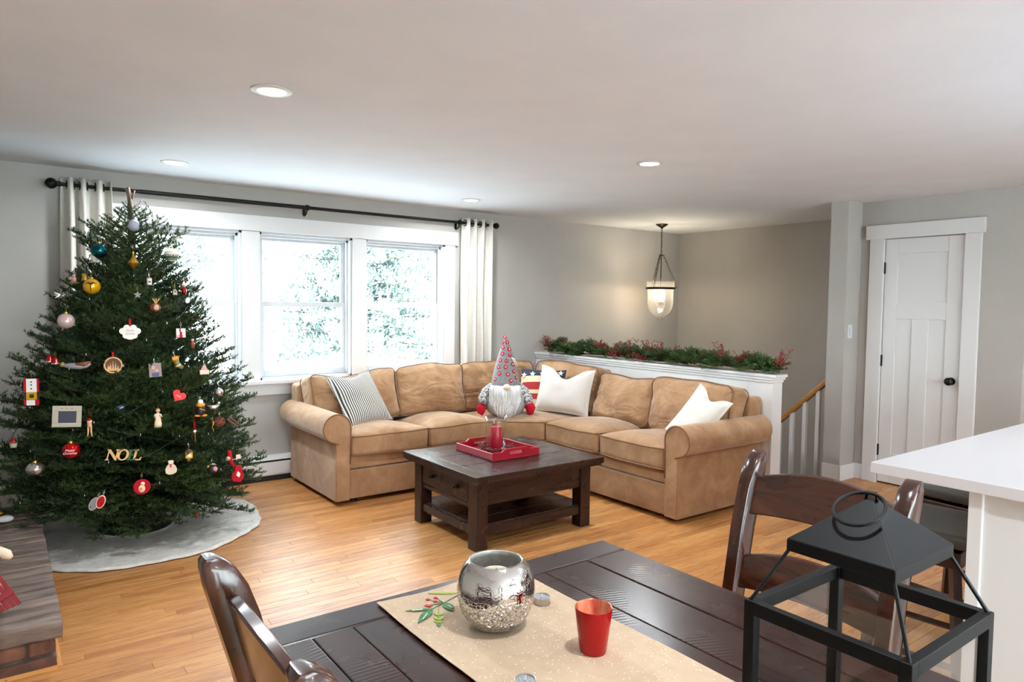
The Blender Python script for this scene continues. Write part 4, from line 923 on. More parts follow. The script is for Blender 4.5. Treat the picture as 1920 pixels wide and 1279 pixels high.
for i in range(NB):
    t = (i+.5)/NB; zt = .11+1.66*t**1.06; az = i*2.39996+R6.uniform(-.25, .25)
    rr = treeR(zt)*R6.uniform(.86, 1.05); up = interp([(.12, -.26), (.4, .0), (.9, .32), (1.4, .58), (1.8, .75), (2.1, .9)], zt)
    rr = min(rr, .63/max(.2, sin(az)))
    L = rr/cos(up*.7); k = .22 if L < .3 else .42 if L < .55 else .68
    o = link('branch', R6.choice(FIR[k]), tree); s_ = L/k
    z0 = zt-rr*math.tan(up*.75)
    o.rotation_mode = 'XYZ'; o.matrix_local = T(0, 0, max(.09, z0)) @ Rz(az) @ Ry(-up*.75) @ Rx(R6.uniform(-.35, .35)) @ Matrix.Diagonal((s_, s_*R6.uniform(.85, 1.1), s_, 1))
TOPB = [fir_branch(.3, s, side=.06, step=.0017, nl=.018, nw=.002, sub=False, width=.5, curve=.15) for s in (41, 42, 43)]
for i in range(34):
    t = (i+.5)/34; zt = 1.60+.42*t; az = i*2.39996; L = interp([(1.5, .42), (1.75, .31), (1.88, .2), (1.97, .11), (2.05, .05)], zt)*R6.uniform(.8, 1.2); s_ = L/.3
    o = link('branch', R6.choice(TOPB), tree); o.matrix_local = T(0, 0, zt) @ Rz(az) @ Ry(-R6.uniform(.3, .62)) @ Rx(R6.uniform(-.3, .3)) @ Matrix.Diagonal((s_, s_, max(.6, s_), 1))
# skirt
M['skirt'] = nm('quilted_skirt', (226, 222, 214), (206, 203, 196), 25, .95, .8, 90, .006)
sk = thing('tree_skirt', 'round pale quilted tree skirt spread under the Christmas tree', 'tree skirt', (TX+.0, TY, 0))
def skf(a, bb):
    th = 2*pi*a; rr = .06+.69*bb; rr *= 1+.012*sin(9*th)*bb+.006*sin(31*th)*bb
    x_, y_ = rr*cos(th), rr*sin(th); x_ = max(x_, .215-TX)
    z = .006+.016*bb*(.5+.5*noise.noise(Vector((x_*5, y_*5, 1))))+.05*max(0, 1-bb*4)+.0012*sin(rr*230)*(.3+.7*bb)
    return Vector((x_, y_, z if bb < .99 else .004))
o = MB().grid(skf, 140, 60, True).build('cloth', 'skirt', sk, True); md = o.modifiers.new('thickness', 'SOLIDIFY'); md.thickness = .004; md.offset = 1

# ------------------------------------------------------------------ garland on the half wall
gr = thing('evergreen_garland', 'evergreen and red berry garland along the half wall cap', 'garland', (4.63, 4.3, .968))
M['needle_g'] = needle_mat('garland_needles', (26, 48, 26), (46, 82, 44), (92, 116, 52)); M['leaf'] = needle_mat('garland_leaf', (34, 62, 34), (64, 96, 46), (118, 136, 64))
GB = [fir_branch(.16, s, nl=.017, nw=.0017, step=.003, side=.03, smat='needle_g', width=.6) for s in (21, 22, 23)]
def leafclump(seed):
    R = random.Random(seed); mb = MB()
    for i in range(9):
        az = R.uniform(0, 2*pi); el = R.uniform(-.1, 1.2); L = R.uniform(.035, .06); ww = L*.36
        d = Vector((cos(az)*cos(el), sin(az)*cos(el), sin(el))); s_ = d.cross(Vector((0, 0, 1))).normalized(); up = s_.cross(d)
        p0 = d*.012; pts = [(0, 0), (.3, .8), (.6, 1), (.85, .6), (1, 0)]; v = [p0]
        for t, w_ in pts[1:-1]: v += [p0+d*L*t+s_*ww*w_/1+up*.006*w_, p0+d*L*t-up*.002, p0+d*L*t-s_*ww*w_+up*.006*w_]
        v.append(p0+d*L-up*.005)
        mb.add(v, [(0, 1, 2), (0, 2, 3), (1, 4, 5, 2), (2, 5, 6, 3), (4, 7, 8, 5), (5, 8, 9, 6), (7, 10, 8), (8, 10, 9)])
    return mb.mesh('leaf_cluster', 'leaf', True, False)
LC = [leafclump(s) for s in (1, 2, 3)]
def berryspray(seed):
    R = random.Random(seed); mb = MB()
    for i in range(7):
        az = R.uniform(-.9, .9); p = Vector((0, 0, 0)); d = Vector((cos(az), sin(az), R.uniform(.1, .9))).normalized(); pts = [p]
        for k in range(4): d = (d+Vector((R.gauss(0, .25), R.gauss(0, .25), R.gauss(0, .2)))).normalized(); p = p+d*R.uniform(.018, .032); pts.append(p)
        mb.tube(pts, .0011, 4, mi=1)
        for q in pts[1:]:
            for k in range(2): mb.ball(q+Vector((R.gauss(0, .008), R.gauss(0, .008), R.gauss(0, .007))), R.uniform(.0038, .0058), 6)
    return mb.mesh('berry_spray', ['berry', 'twig'], True, False)
BS = [berryspray(s) for s in (1, 2, 3)]
R7 = random.Random(8)
MB().tube([(.02*sin(5*y_), y_, .03+.01*sin(7*y_)) for y_ in [-1.38+2.72*i/40 for i in range(41)]], .006, 6).build('garland_wire', 'twig', gr)
for i in range(150):
    y_ = -1.38+2.6*(i+R7.random())/150; o = link('sprig', R7.choice(GB), gr); az = R7.choice((-1, 1))*pi/2*R7.uniform(.3, 1.3)+(pi/2 if R7.random() < .5 else -pi/2)*.6; s_ = R7.uniform(.65, 1.1)
    o.matrix_local = T(R7.uniform(-.03, .03), y_, R7.uniform(.02, .05)) @ Rz(R7.uniform(0, 2*pi) if y_ < 1.15 else R7.uniform(pi*1.05, pi*1.95)) @ Ry(-R7.uniform(-.25, .7)) @ Matrix.Diagonal((s_, s_, s_, 1))
for i in range(80):
    y_ = -1.34+2.58*R7.random(); o = link('leaf_cluster', R7.choice(LC), gr); s_ = R7.uniform(.7, 1.15); o.matrix_local = T(R7.uniform(-.095, .05), y_, R7.uniform(.01, .075)) @ Rz(R7.uniform(0, 6.28)) @ Ry(R7.uniform(-.6, .3)) @ Matrix.Diagonal((s_, s_, s_, 1))
for y_, n_ in ((1.22, 6), (1.05, 9), (.62, 4), (.3, 5), (.05, 3), (-.15, 5), (-.35, 6), (-.62, 3), (-.85, 3), (-1.1, 5), (-1.33, 5), (.45, 3)):
    for k in range(max(2, int(n_*.7))):
        o = link('berry_spray', R7.choice(BS), gr); s_ = R7.uniform(.8, 1.3); o.matrix_local = T(R7.uniform(-.08, .03), y_+R7.gauss(0, .06), R7.uniform(.03, .09)) @ Rz(R7.uniform(0, 6.28)) @ Ry(-R7.uniform(-.4, 1.1)) @ Matrix.Diagonal((s_, s_, s_, 1))
# ------------------------------------------------------------------ outdoors: snow, snowy trees, road side things
GZ = -.75
R8 = random.Random(9)
def gz(x_, y_): return GZ+.35*noise.noise(Vector((x_*.08, y_*.08, 2)))*(y_ > 8.3)+.004*max(0, y_-14)**1.4
def gnd(a, bb): x_, y_ = -30+90*a, 6.2+70*bb; return Vector((x_, y_, gz(x_, y_)))
g_ = MB().grid(gnd, 70, 60).build('snow_ground', 'snow', None, True); MB().box(-30, 30, -40, -3.4, -1, -.6).build('snow_bank', 'snow', g_); tag(g_, 'snow covered front yard outside the windows', 'snow', None, 'stuff')
def snowmat(name, c1, c2):
    m = pm(name, c1, .8); n, l, bs = nt(m); ge = n.new('ShaderNodeNewGeometry'); sx = n.new('ShaderNodeSeparateXYZ'); l.new(ge.outputs['Normal'], sx.inputs[0])
    f = ge.outputs['Random Per Island']; l.new(ramp(m, f, [(0, (240, 244, 248)), (.5, c1), (.75, c2)], True), bs.inputs['Base Color']); return m
M['snow_needle'] = snowmat('snowy_needles', (110, 130, 122), (88, 110, 102)); M['far_bark'] = nm('far_bark', (120, 110, 104), (150, 142, 136), 6, .9)
SB = [fir_branch(.5, s, nl=.035, nw=.006, step=.007, side=.06, smat='snow_needle', droop=.15, sub=True) for s in (31, 32)]
def far_fir(label, x, y, h, r, nb=70, z=None):
    z = gz(x, y)-.03; t = thing('snowy_fir', label, 'tree', (x, y, z), 0, 'snowy trees in the yard')
    MB().tube([(0, 0, 0), (0, 0, h*.97)], [h*.022, .01], 8).build('trunk', 'far_bark', t)
    for i in range(nb):
        q = (i+.5)/nb; zz = h*(.17+.8*q); L = (r*(1-q)+.12*r)*R8.uniform(.8, 1.1); o = link('branch', R8.choice(SB), t); s_ = L/.5
        o.matrix_local = T(0, 0, zz) @ Rz(i*2.4) @ Ry(.12-.4*q) @ Rx(R8.uniform(-.3, .3)) @ Matrix.Diagonal((s_, s_, s_*1.2, 1))
    return t
tf = far_fir('snowy fir with a red wrapped trunk outside the right window', 11.85, 24.0, 7.5, 2.0, 90)
M['red_wrap'] = pm('red_wrap', (205, 90, 80), .8); MB().cyl((0, 0, .25), (0, 0, .75), .24, n=14).build('trunk_wrap', 'red_wrap', tf)
far_fir('big snowy spruce at the edge of the middle window', 6.5, 14.6, 7.5, 2.2, 90)
far_fir('small snowy fir far behind the middle window', 11.5, 38, 5, 1.6, 50); far_fir('tall snowy fir behind the blue roofed house', 25.5, 47, 12, 3.2, 60)
far_fir('snowy fir standing alone beyond the left window', 6.2, 30, 8, 2.2, 60); far_fir('snowy fir between the house and the red wrapped fir', 19.5, 44, 9, 2.6, 50)
for i, (x, y, h) in enumerate(((7.6, 34, 11), (8.7, 33, 9), (9.6, 36, 12), (4.2, 26, 10), (5.0, 29, 11), (14.6, 41, 12), (16.3, 43, 13), (17.8, 40, 11), (12.9, 42, 12))):
    t = thing('bare_tree', 'bare snow dusted tree trunk in the far woods', 'tree', (x, y, gz(x, y)-.03), 0, 'bare trees in the far woods')
    MB().tube([(0, 0, 0), (.1*sin(i), 0, h*.5), (.2*sin(i*2), .1, h)], [.14, .1, .02], 8).build('trunk', 'far_bark', t, True)
    for k in range(12):
        z = h*R8.uniform(.25, .95); az = R8.uniform(0, 6.28); L = R8.uniform(.8, 2); MB().tube([(0, 0, z), (L*cos(az)*.5, L*sin(az)*.5, z+L*.3), (L*cos(az), L*sin(az), z+L*.9)], [.04, .025, .008], 5).build('bough', 'far_bark', t)
hs = thing('far_house', 'distant house with a blue grey roof under snow', 'house', (22.6, 43.5, gz(22.6, 43.5)-.15), .5)
M['blue_roof'] = pm('blue_grey_roof', (96, 112, 136), .7); M['siding'] = pm('pale_siding', (214, 216, 216), .8)
MB().box(-2.6, 2.6, -1.5, 1.5, 0, 2.5).build('wall', 'siding', hs); MB().prism([(-1.9, 2.45), (1.9, 2.45), (0, 3.9)], -2.9, 2.9).xf(Rz(pi/2)).build('roof', 'blue_roof', hs)
M['rust'] = pm('orange_red_panel', (206, 104, 92), .8)
dm = thing('snow_fence', 'low orange red snow fence beyond the right window', 'fence', (17.6, 32.5, gz(17.6, 32.5)-.1), .35)
for i in range(8): MB().box(-2.0+.5*i, -1.55+.5*i, -.03, .03, 0, 1.1+.1*sin(i)).build('panel', 'rust', dm)
for nm_, x0, y0, x1, y1, z in (('power_line', -8, 26, 34, 40, 4.3), ('power_line', -8, 26, 34, 40, 5.6)):
    c_ = MB().tube([(x0+(x1-x0)*t/20, y0+(y1-y0)*t/20, z-.9*(1-((t-10)/10)**2)) for t in range(21)], .02, 5).build(nm_, 'dark', None); tag(c_, '%s power line strung across the yard' % ('lower' if z < 5 else 'upper'), 'power line')
# ------------------------------------------------------------------ ornaments on the tree
for k_, c_, r_, m_ in (('o_teal', (10, 84, 92), .15, .8), ('o_gold', (196, 152, 62), .3, .9), ('o_yellow', (214, 160, 14), .2, .3), ('o_red', (176, 8, 16), .12, .5), ('o_silver', (196, 192, 188), .15, .9), ('o_white', (232, 228, 220), .5, 0), ('o_cream', (226, 206, 180), .6, 0),
                     ('o_wood', (214, 168, 112), .6, 0), ('o_dkwood', (96, 60, 40), .6, 0), ('o_black', (24, 24, 28), .5, 0), ('o_pink', (206, 140, 140), .4, 0), ('o_grey', (130, 130, 132), .5, 0), ('o_green', (34, 84, 48), .5, 0), ('o_navy', (52, 58, 110), .4, 0), ('o_orange', (224, 140, 24), .45, 0), ('o_brown', (126, 62, 38), .5, 0), ('o_khaki', (120, 110, 56), .6, 0), ('o_stone', (176, 168, 150), .7, 0), ('o_ink', (120, 112, 108), .8, 0), ('o_tan', (204, 160, 132), .7, 0)):
    M[k_] = pm(k_.replace('o_', 'ornament_'), c_, r_, m_)
M['o_blue_pattern'] = nm('blue_white_glaze', (226, 226, 232), (54, 66, 130), 90, .25, 0, lo=.48, hi=.54, detail=2); M['o_pearl'] = nm('pearl_glass', (206, 196, 190), (226, 180, 178), 20, .15, 0, metal=.4); M['o_photo'] = nm('photo_print', (98, 84, 82), (176, 150, 150), 14, .5, detail=3); M['o_slate'] = nm('dark_photo_print', (36, 38, 50), (72, 74, 90), 30, .3, detail=3)
def tp(px, py, k=.97):
    d = ray(px, py); t = 2.6
    while t < 5.6:
        p = CAM+d*t
        if hypot(p.x-TX, p.y-TY) < treeR(p.z)*k and p.z < 2.16: return p
        t += .01
    t = (Vector((TX, TY, 0))-CAM).to_2d().length/d.to_2d().length; return CAM+d*t
def orn(name, label, cat, px, py, hang=10, k=.97, cord='o_silver', roll=0, ribbon=0):
    p = tp(px, py, k); s_ = depth(p)/F; out = Vector((p.x-TX, p.y-TY)); toc = Vector((-p.x, -p.y)); d = out.normalized()*.35+toc.normalized()
    r = thing(name, label, cat, p, atan2(d.y, d.x)+pi/2, 'ornaments hung on the Christmas tree', s_)
    if roll: r.rotation_euler = (0, roll, r.rotation_euler[2])
    if hang:
        if ribbon: MB().box(-1.8, 1.8, -.2, .2, hang, hang+ribbon).build('ribbon', cord, r)
        else: MB().tube([(0, 0, hang), (-1.2, 0, hang+6), (0, 0, hang+12), (1.2, 0, hang+6)], .28, 5, True).build('hanger', cord, r)
    return r
def cap(r, z, s_=3): MB().lathe([(0, z+s_*.8), (s_*.9, z+s_*.75), (s_, z-.6), (s_*.9, z-.8), (0, z-.8)], 14).build('cap', 'o_gold' if s_ > 3 else 'o_silver', r, smooth=40)
def bauble(label, px, py, R, mat, k=.97, sz=1, capz=True, **kw):
    r = orn('bauble', label, 'ornament', px, py, R*sz+3, k, **kw); MB().ball((0, 0, 0), R, 28, sz=sz).build('ball', mat, r, True)
    if capz: cap(r, R*sz, max(2, R*.25))
    return r
bauble('blue and white patterned bauble near the tree top', 251, 423, 11, 'o_blue_pattern'); bauble('shiny dark teal bauble beside the gold drop ornament', 186, 470, 14, 'o_teal')
r = orn('drop_ornament', 'gold teardrop finial ornament', 'ornament', 250, 487, 18); MB().lathe([(0, 16), (1.8, 15), (2, 12), (1.5, 10), (3, 4), (9, -4), (9.6, -6), (8, -9), (3, -16), (0, -19)], 10).build('drop', 'o_gold', r, smooth=25)
r = bauble('white and green snowy globe ornament by the window', 322, 478, 12.5, 'o_white'); MB().lathe([(12.6, 0), (12, -4.5), (9, -9), (0, -12.7)], 20).build('green_base', 'o_green', r, True)
r = bauble('yellow bauble with a black palm shaped tree print', 172, 537, 14.5, 'o_yellow'); 
for a in (-1.1, -.7, -.3, .3, .7, 1.1): MB().tube([(0, -14.6, 3), (5*sin(a), -14, 4+4*cos(a)), (10*sin(a), -11.2, 3+5*cos(a))], .5, 5).build('palm_frond', 'o_black', r)
MB().tube([(0, -14.6, 3), (0, -14.2, -5), (0, -12, -9)], .6, 5).build('palm_trunk', 'o_black', r)
r = orn('bell_ornament', 'small antique gold bell ornament', 'ornament', 159, 520, 8); MB().lathe([(0, 7), (2.5, 6.5), (4, 3), (5, -3), (6.5, -6), (6, -6.2), (0, -4)], 18).build('bell', 'o_gold', r, True); MB().ball((0, 0, -6), 1.8, 10).build('clapper', 'o_dkwood', r, True)
r = orn('figure_ornament', 'small pink carved figure in a sleigh ornament', 'ornament', 139, 522, 9); MB().lathe([(0, -6), (4, -6), (4.5, -1), (3, 3), (0, 4)], 12).build('body', 'o_pink', r, True); MB().ball((0, 0, 6), 2.6, 12).build('head', 'o_tan', r, True); MB().box(-8, 8, -2, 2, -9, -6.5).build('sleigh', 'o_khaki', r, bevel=.6); MB().tube([(-9, 0, -10), (7, 0, -10), (10, 0, -7)], .6, 6).build('runner', 'o_khaki', r)
r = orn('drum_ornament', 'small white and brown lantern shaped ornament', 'ornament', 280, 529, 9); MB().lathe([(0, 7), (4.4, 7), (4.2, -5), (0, -5)], 18).build('drum', 'o_white', r, smooth=40); MB().lathe([(0, -5), (7.5, -5), (7.5, -6.5), (0, -6.5)], 18).build('brim', 'o_dkwood', r, smooth=40); MB().lathe([(4.6, 7), (5, 8), (0, 9.5)], 18).build('lid', 'o_dkwood', r, smooth=40); MB().box(-1.6, 2.2, -4.9, -4, -1, 2).build('print', 'o_dkwood', r)
r = orn('star_ornament', 'small pewter star ornament on a gold cord', 'ornament', 258, 553, 6, cord='o_gold'); MB().prism(star(7.5, 3.4), -1, 1).build('star', 'o_grey', r, bevel=.5)
r = orn('reindeer_ornament', 'round brown reindeer head ornament with twig antlers', 'ornament', 291, 577, 9, cord='o_gold'); MB().ball((0, 0, 0), 9.3, 20, sz=.85).build('head', 'o_brown', r, True); MB().ball((1, -5, 0), 5.6, 16, sz=1).build('face', 'o_tan', r, True)
for a in (-.5, .1, .6): MB().tube([(1, 0, 7), (1+5*sin(a), 0, 12), (1+11*sin(a), 0, 17)], .9, 6).build('antler', 'o_wood', r, True)
r = orn('house_ornament', 'tiny white birdhouse ornament', 'ornament', 328, 548, 6, cord='o_gold'); MB().prism([(-3.5, -5), (3.5, -5), (3.5, 2), (0, 6), (-3.5, 2)], -3, 3).build('house', 'o_stone', r); MB().cyl((0, -3.2, 1), (0, -2.8, 1), 1.3, n=10).build('hole', 'o_black', r)
r = orn('santa_ornament', 'small red and white santa figure ornament against the window', 'ornament', 345, 541, 13); MB().lathe([(0, -11), (3, -11), (4.5, -5), (3.2, 2), (0, 3)], 14).build('coat', 'o_red', r, True); MB().ball((0, 0, 5), 3.6, 14).build('head', 'o_tan', r, True); MB().lathe([(4.2, 6), (3, 9), (0, 14)], 14).build('hat', 'o_cream', r, True)
r = orn('disc_ornament', 'oval black rimmed photo disc ornament', 'ornament', 352, 563, 8, roll=.3); MB().lathe([(0, 1), (7, 1), (7, -1), (0, -1)], 24, sx=.7).xf(Rx(pi/2)).build('rim', 'o_black', r); MB().lathe([(0, 1.3), (5.6, 1.3), (5.6, .5), (0, .5)], 24, sx=.7).xf(Rx(pi/2)).build('print', 'o_white', r)
r = orn('tinsel_ornament', 'silver tinsel snowflake ornament by the wall', 'ornament', 113, 553, 0)
for i in range(16): a = i*pi/8+.1; MB().tube([(0, 0, 0), (10*cos(a)*1.1, rnd(-3, 3), 7*sin(a))], [.9, .3], 5).build('spike', 'o_silver', r)
r = bauble('pink and clear glass bauble on the wall side of the tree', 124, 602, 14.5, 'o_pearl'); MB().ball((-5, -8, -1), 5, 14, sz=1.3).build('painted_patch', 'o_pink', r, True)
r = orn('paw_ornament', 'white paw shaped ornament with engraved words on a red ribbon', 'ornament', 244, 622, 9, cord='felt_red', ribbon=15)
pw_ = MB()
pts = []
for i in range(72):
    a = 2*pi*i/72; q = 0
    for cx_, cy_, rr_ in ((0, -3, 12), (-5.5, 7.5, 5.5), (5.5, 7.5, 5.5), (-12, 1, 6), (12, 1, 6), (-7, -7.5, 5.5), (7, -7.5, 5.5), (0, 0, 8)):
        bq = cos(a)*cx_+sin(a)*cy_; cq = cx_*cx_+cy_*cy_-rr_*rr_; dq = bq*bq-cq
        if dq > 0: q = max(q, bq+sqrt(dq))
    pts.append((q*cos(a), q*sin(a)))
pw_.prism(pts, -1.2, 1.2).build('paw', 'o_white', r, bevel=.4); [MB().tube([(x_-.7, -1.3, z_-s_), (x_, -1.3, z_+s_), (x_+.7, -1.3, z_-s_*.8)], .3, 4).build('engraving', 'o_ink', r) for x_, z_, s_ in [(-5.2+2.1*i, 2.2, 1.5) for i in range(6)]+[(-6.6+2.6*i, -3.4, 2.2) for i in range(6)]]
r = orn('house_ornament', 'pink and white cottage ornament with a silver bow', 'ornament', 339, 625, 10, cord='o_white'); MB().box(-8, 8, -1.5, 1.5, -8, 9).build('panel', 'o_white', r, bevel=.5); MB().box(-8, 4, -2, -1.4, -8, -3).build('pink_base', 'o_pink', r); MB().box(-2, 2, -2.4, -1.4, -8, 3).build('door', 'felt_red', r); MB().box(-3, 0, -2, -1.4, 3, 9).build('roof_line', 'o_brown', r)
r = orn('snowflake_ornament', 'white glass snowflake ornament at the window edge', 'ornament', 386, 632, 6)
for i in range(6):
    a = i*pi/3+.26; MB().tube([(0, 0, 0), (9*cos(a), 0, 9*sin(a))], .8, 5).build('arm', 'o_white', r)
r = orn('figure_ornament', 'small brown elf figure ornament low by the window', 'ornament', 361, 645, 0); MB().lathe([(0, -8), (3, -8), (4, 0), (2, 5), (0, 6)], 12).build('body', 'o_brown', r, True); MB().ball((0, 0, 7), 2.8, 12).build('head', 'o_tan', r, True)
for i, (px, py) in enumerate(((93, 672), (104, 676))):
    r = orn('bell_ornament', ('red and silver bell ornament, the higher of a pair', 'red and silver bell ornament, the lower of a pair')[i], 'ornament', px, py, 6); MB().lathe([(0, 7), (2.5, 6), (4, 2), (6, -3), (6.6, -4.5)], 18).build('bell', 'o_red', r, True); MB().lathe([(6.6, -4.5), (7.2, -6.5), (6.4, -7.5), (0, -6)], 18).build('rim', 'o_silver', r, True)
r = orn('bird_ornament', 'grey and brown feathered bird ornament', 'ornament', 140, 686, 7, roll=-.12); MB().tube([(-20, 0, 4), (-12, 0, 2), (-2, 0, 0), (10, 0, -3), (20, 0, -3), (26, 0, 1)], [2, 5.5, 7.5, 7, 4.5, 3], 14, flat=.8).build('body', 'o_grey', r, True); MB().ball((-19, 0, 5), 5, 14).build('head', 'o_khaki', r, True); MB().tube([(2, -5, 3), (16, -4, 1), (27, 0, 4)], [2, 4.5, 1.5], 8).build('wing', 'o_brown', r, True)
r = orn('disc_ornament', 'round cut wood ornament with a forest scene on a red ribbon', 'ornament', 212, 685, 15, cord='felt_red', ribbon=10); MB().tube([(14.2*cos(a), 0, 14.2*sin(a)) for a in [2*pi*i/40 for i in range(40)]], 1.5, 8, True).build('ring', 'o_wood', r, True); MB().cyl((0, .6, 0), (0, 1.2, 0), 13.6, n=40).build('back_disc', 'o_dkwood', r)
for x_, h_ in ((-8, 10), (-4, 14), (0, 19), (4, 16), (8, 9), (-6, 8)): MB().prism([(x_-1.6, -7), (x_+1.6, -7), (x_, -7+h_*.85)], -.6, .5).build('cut_tree', 'o_wood', r)
MB().prism([(-12.5, -7), (12.5, -7), (9, -10.5), (-9, -10.5)], -.6, .5).build('cut_ground', 'o_wood', r)
r = orn('photo_ornament', 'small unframed family photo ornament', 'ornament', 291, 694, 12, roll=-.06); MB().box(-10.5, 10.5, -.5, .5, -13, 13).build('card', 'o_photo', r, bevel=.3)
for x_, z_, s_, mt in ((-3, 5, 3.4, 'o_tan'), (2.5, -1, 3, 'o_tan')): MB().lathe([(0, .4), (s_, .3), (s_, 0), (0, 0)], 18).xf(T(x_, -.6, z_) @ Rx(pi/2)).build('printed_face', mt, r)
MB().box(-6, 6, -.75, -.5, -12, -5).build('printed_shirt', 'o_navy', r)
r = orn('stocking_ornament', 'golden teddy in a khaki stocking ornament', 'ornament', 330, 678, 10, roll=-.2); MB().box(-6, 6, -3, 3, 2, 10).build('teddy', 'o_orange', r, bevel=2, seg=3); MB().tube([(0, 0, 3), (1, 0, -5), (3, 0, -10), (9, 0, -14)], [5, 4.5, 4, 3.5], 12).build('stocking', 'o_khaki', r, True); MB().tube([(2, 0, -7), (2.6, 0, -9)], 5, 12).build('cuff', 'o_cream', r, True)
r = orn('block_ornament', 'pale wooden village block ornament near the sill', 'ornament', 383, 697, 12); MB().box(-8, 8, -3, 3, -5, 3).build('block', 'o_cream', r, bevel=.8); MB().prism([(-6, 3), (6, 3), (2, 12), (-2, 12)], -2, 2).build('peak', 'o_pink', r)
r = orn('snowman_block_ornament', 'red and white painted snowman block ornament with yellow belt', 'ornament', 59, 735, 25.5); MB().box(-12, 12, -2.5, 2.5, -25, 25).build('block', 'felt_red', r, bevel=.4); MB().box(-7.5, 9, -3, -2.4, 0, 25).build('shirt', 'o_white', r); MB().box(-12.2, 12.2, -3, 2.7, -14, 0).build('belt', 'o_black', r); MB().box(-7.5, 9, -3.4, -2.6, -14, 0).build('buckle', 'o_yellow', r); MB().box(-2.5, 4.5, -3.8, -3, -11, -4).build('buckle_hole', 'o_black', r); MB().box(-7.5, 6, -3, -2.4, -25, -15).build('hem', 'o_white', r)
for z_ in (19, 13.5, 6.5): MB().cyl((.5, -3.4, z_), (.5, -2.8, z_), 1.4, n=10).build('button', 'o_black', r)
r = orn('frame_ornament', 'antique white picture frame ornament with a dark photo', 'ornament', 125.5, 781, 20, roll=.05)
for x0, x1, z0, z1 in ((-23.5, 23.5, 10, 20), (-23.5, 23.5, -20, -12), (-23.5, -13.5, -12, 10), (15, 23.5, -12, 10)): MB().box(x0, x1, -2, 2, z0, z1).build('frame_side', 'o_stone', r, bevel=.8)
MB().box(-13.6, 15, -.6, 1.5, -12, 10).build('photo', 'o_slate', r)
for x_ in (-8, 0, 8): MB().ball((x_, -2, 15.5), 1, 8).build('stud', 'o_ink', r, True)
r = orn('heart_ornament', 'bright red tilted heart ornament', 'ornament', 335, 742, 11, cord='felt_red', roll=.6)
MB().prism([(11*.07*16*sin(a)**3, 11*.07*(13*cos(a)-5*cos(2*a)-2*cos(3*a)-cos(4*a))) for a in [2*pi*i/36 for i in range(36)]], -2, 2).build('heart', 'o_red', r, bevel=1)
[MB().tube([(x_-1, -2.2, -3+.5*i), (x_, -2.2, 1), (x_+1, -2.2, -2)], .35, 4).build('scribble', 'o_cream', r) for i, x_ in enumerate((-4, -1.5, 1, 3.5))]
r = orn('bird_ornament', 'tiny dark blue bird ornament with silver wings', 'ornament', 226, 764, 0, k=.93); MB().ball((0, 0, 0), 6, 12, sx=1.2, sz=.7).build('body', 'o_navy', r, True); MB().tube([(-6, -4, 2), (0, -6, -1), (7, -4, 2)], [.5, 1.2, .5], 6).build('wing', 'o_silver', r, True)
r = orn('angel_ornament', 'slim white carved angel ornament with brown hair', 'ornament', 296, 783, 0); MB().lathe([(0, -18), (6, -18), (6.6, -12), (5, -2), (4.4, 6), (2, 9), (0, 9.5)], 18, sy=.8).build('gown', 'o_cream', r, True); MB().ball((0, 0, 13), 4, 14).build('head', 'o_tan', r, True); MB().ball((0, 1.2, 14), 4.2, 14).build('hair', 'o_brown', r, True)
for sg in (-1, 1): MB().tube([(sg*4, 0, 6), (sg*6, -3, 2), (sg*3.5, -6, 7)], 1.6, 8).build('arm', 'o_cream', r, True)
r = orn('penguin_ornament', 'yellow and black penguin ornament with a scarf', 'ornament', 376, 765, 12); MB().lathe([(0, -14), (7, -14), (8.5, -6), (6.5, 3), (5, 8), (0, 9)], 18).build('body', 'o_black', r, True); MB().ball((0, 0, 11), 5, 14).build('head', 'o_white', r, True); MB().lathe([(6.6, 3), (8, 5), (7, 8), (5, 8.5)], 18).build('scarf', 'o_orange', r, True)
for sg in (-1, 1): MB().ball((sg*5.5, -3, -14), 5, 14, sz=.45, sx=1.2).build('foot', 'o_orange', r, True)
MB().tube([(-3, -7.5, 0), (6, -7.5, -4)], 1, 6).build('stripe', 'o_yellow', r)
r = orn('bird_ornament', 'clear silver glass bird ornament', 'ornament', 400, 763, 8); MB().tube([(-11, 0, 3), (-3, 0, -1), (5, 0, -1), (9, 0, 4)], [1, 4.5, 5, 3], 12).build('body', 'o_silver', r, True); MB().ball((9, 0, 6), 3.2, 12).build('head', 'o_silver', r, True)
bauble('clear silver glass bauble at the sill height', 410, 736, 8, 'o_silver')
r = orn('clothespin_ornament', 'wooden clothespin reindeer ornament with a red cap', 'ornament', 168, 800, 18, cord='o_red')
MB().lathe([(0, 15), (3.4, 14), (4, 10), (3.6, 4), (3.8, 0)], 12).build('head', 'o_tan', r, True); MB().lathe([(4, 10.5), (3.4, 14), (0, 17)], 12).build('cap', 'o_red', r, True); MB().lathe([(4, 9.4), (4.5, 10.4), (4, 11.2)], 12).build('cap_trim', 'o_white', r, True)
for sg in (-1, 1): MB().tube([(sg*2.2, 0, 1), (sg*2.4, 0, -10), (sg*3.6, 0, -19)], [1.8, 1.5, 1.2], 8).build('leg', 'o_wood', r, True)
r = orn('pot_ornament', 'small clay pot figure ornament at the left side of the tree', 'ornament', 25, 830, 10); MB().lathe([(0, -9), (5, -9), (6.5, -1), (0, -1)], 16).build('pot', 'o_stone', r, smooth=40); MB().ball((0, 0, 2), 4.5, 14).build('head', 'o_brown', r, True); MB().lathe([(4.8, 3), (4, 7), (0, 9)], 14).build('hat', 'o_red', r, True)
r = bauble('shiny red bauble lettered Merry Christmas', 133, 845, 15, 'o_red'); 
for s_, z_, sz_ in (('Merry', 3, 6.2), ('Christmas', -2.5, 5.4)): t_ = text(s_, sz_, .2, 'o_white', 'lettering', r, italic=.25); t_.location = (0, -15.2, z_)
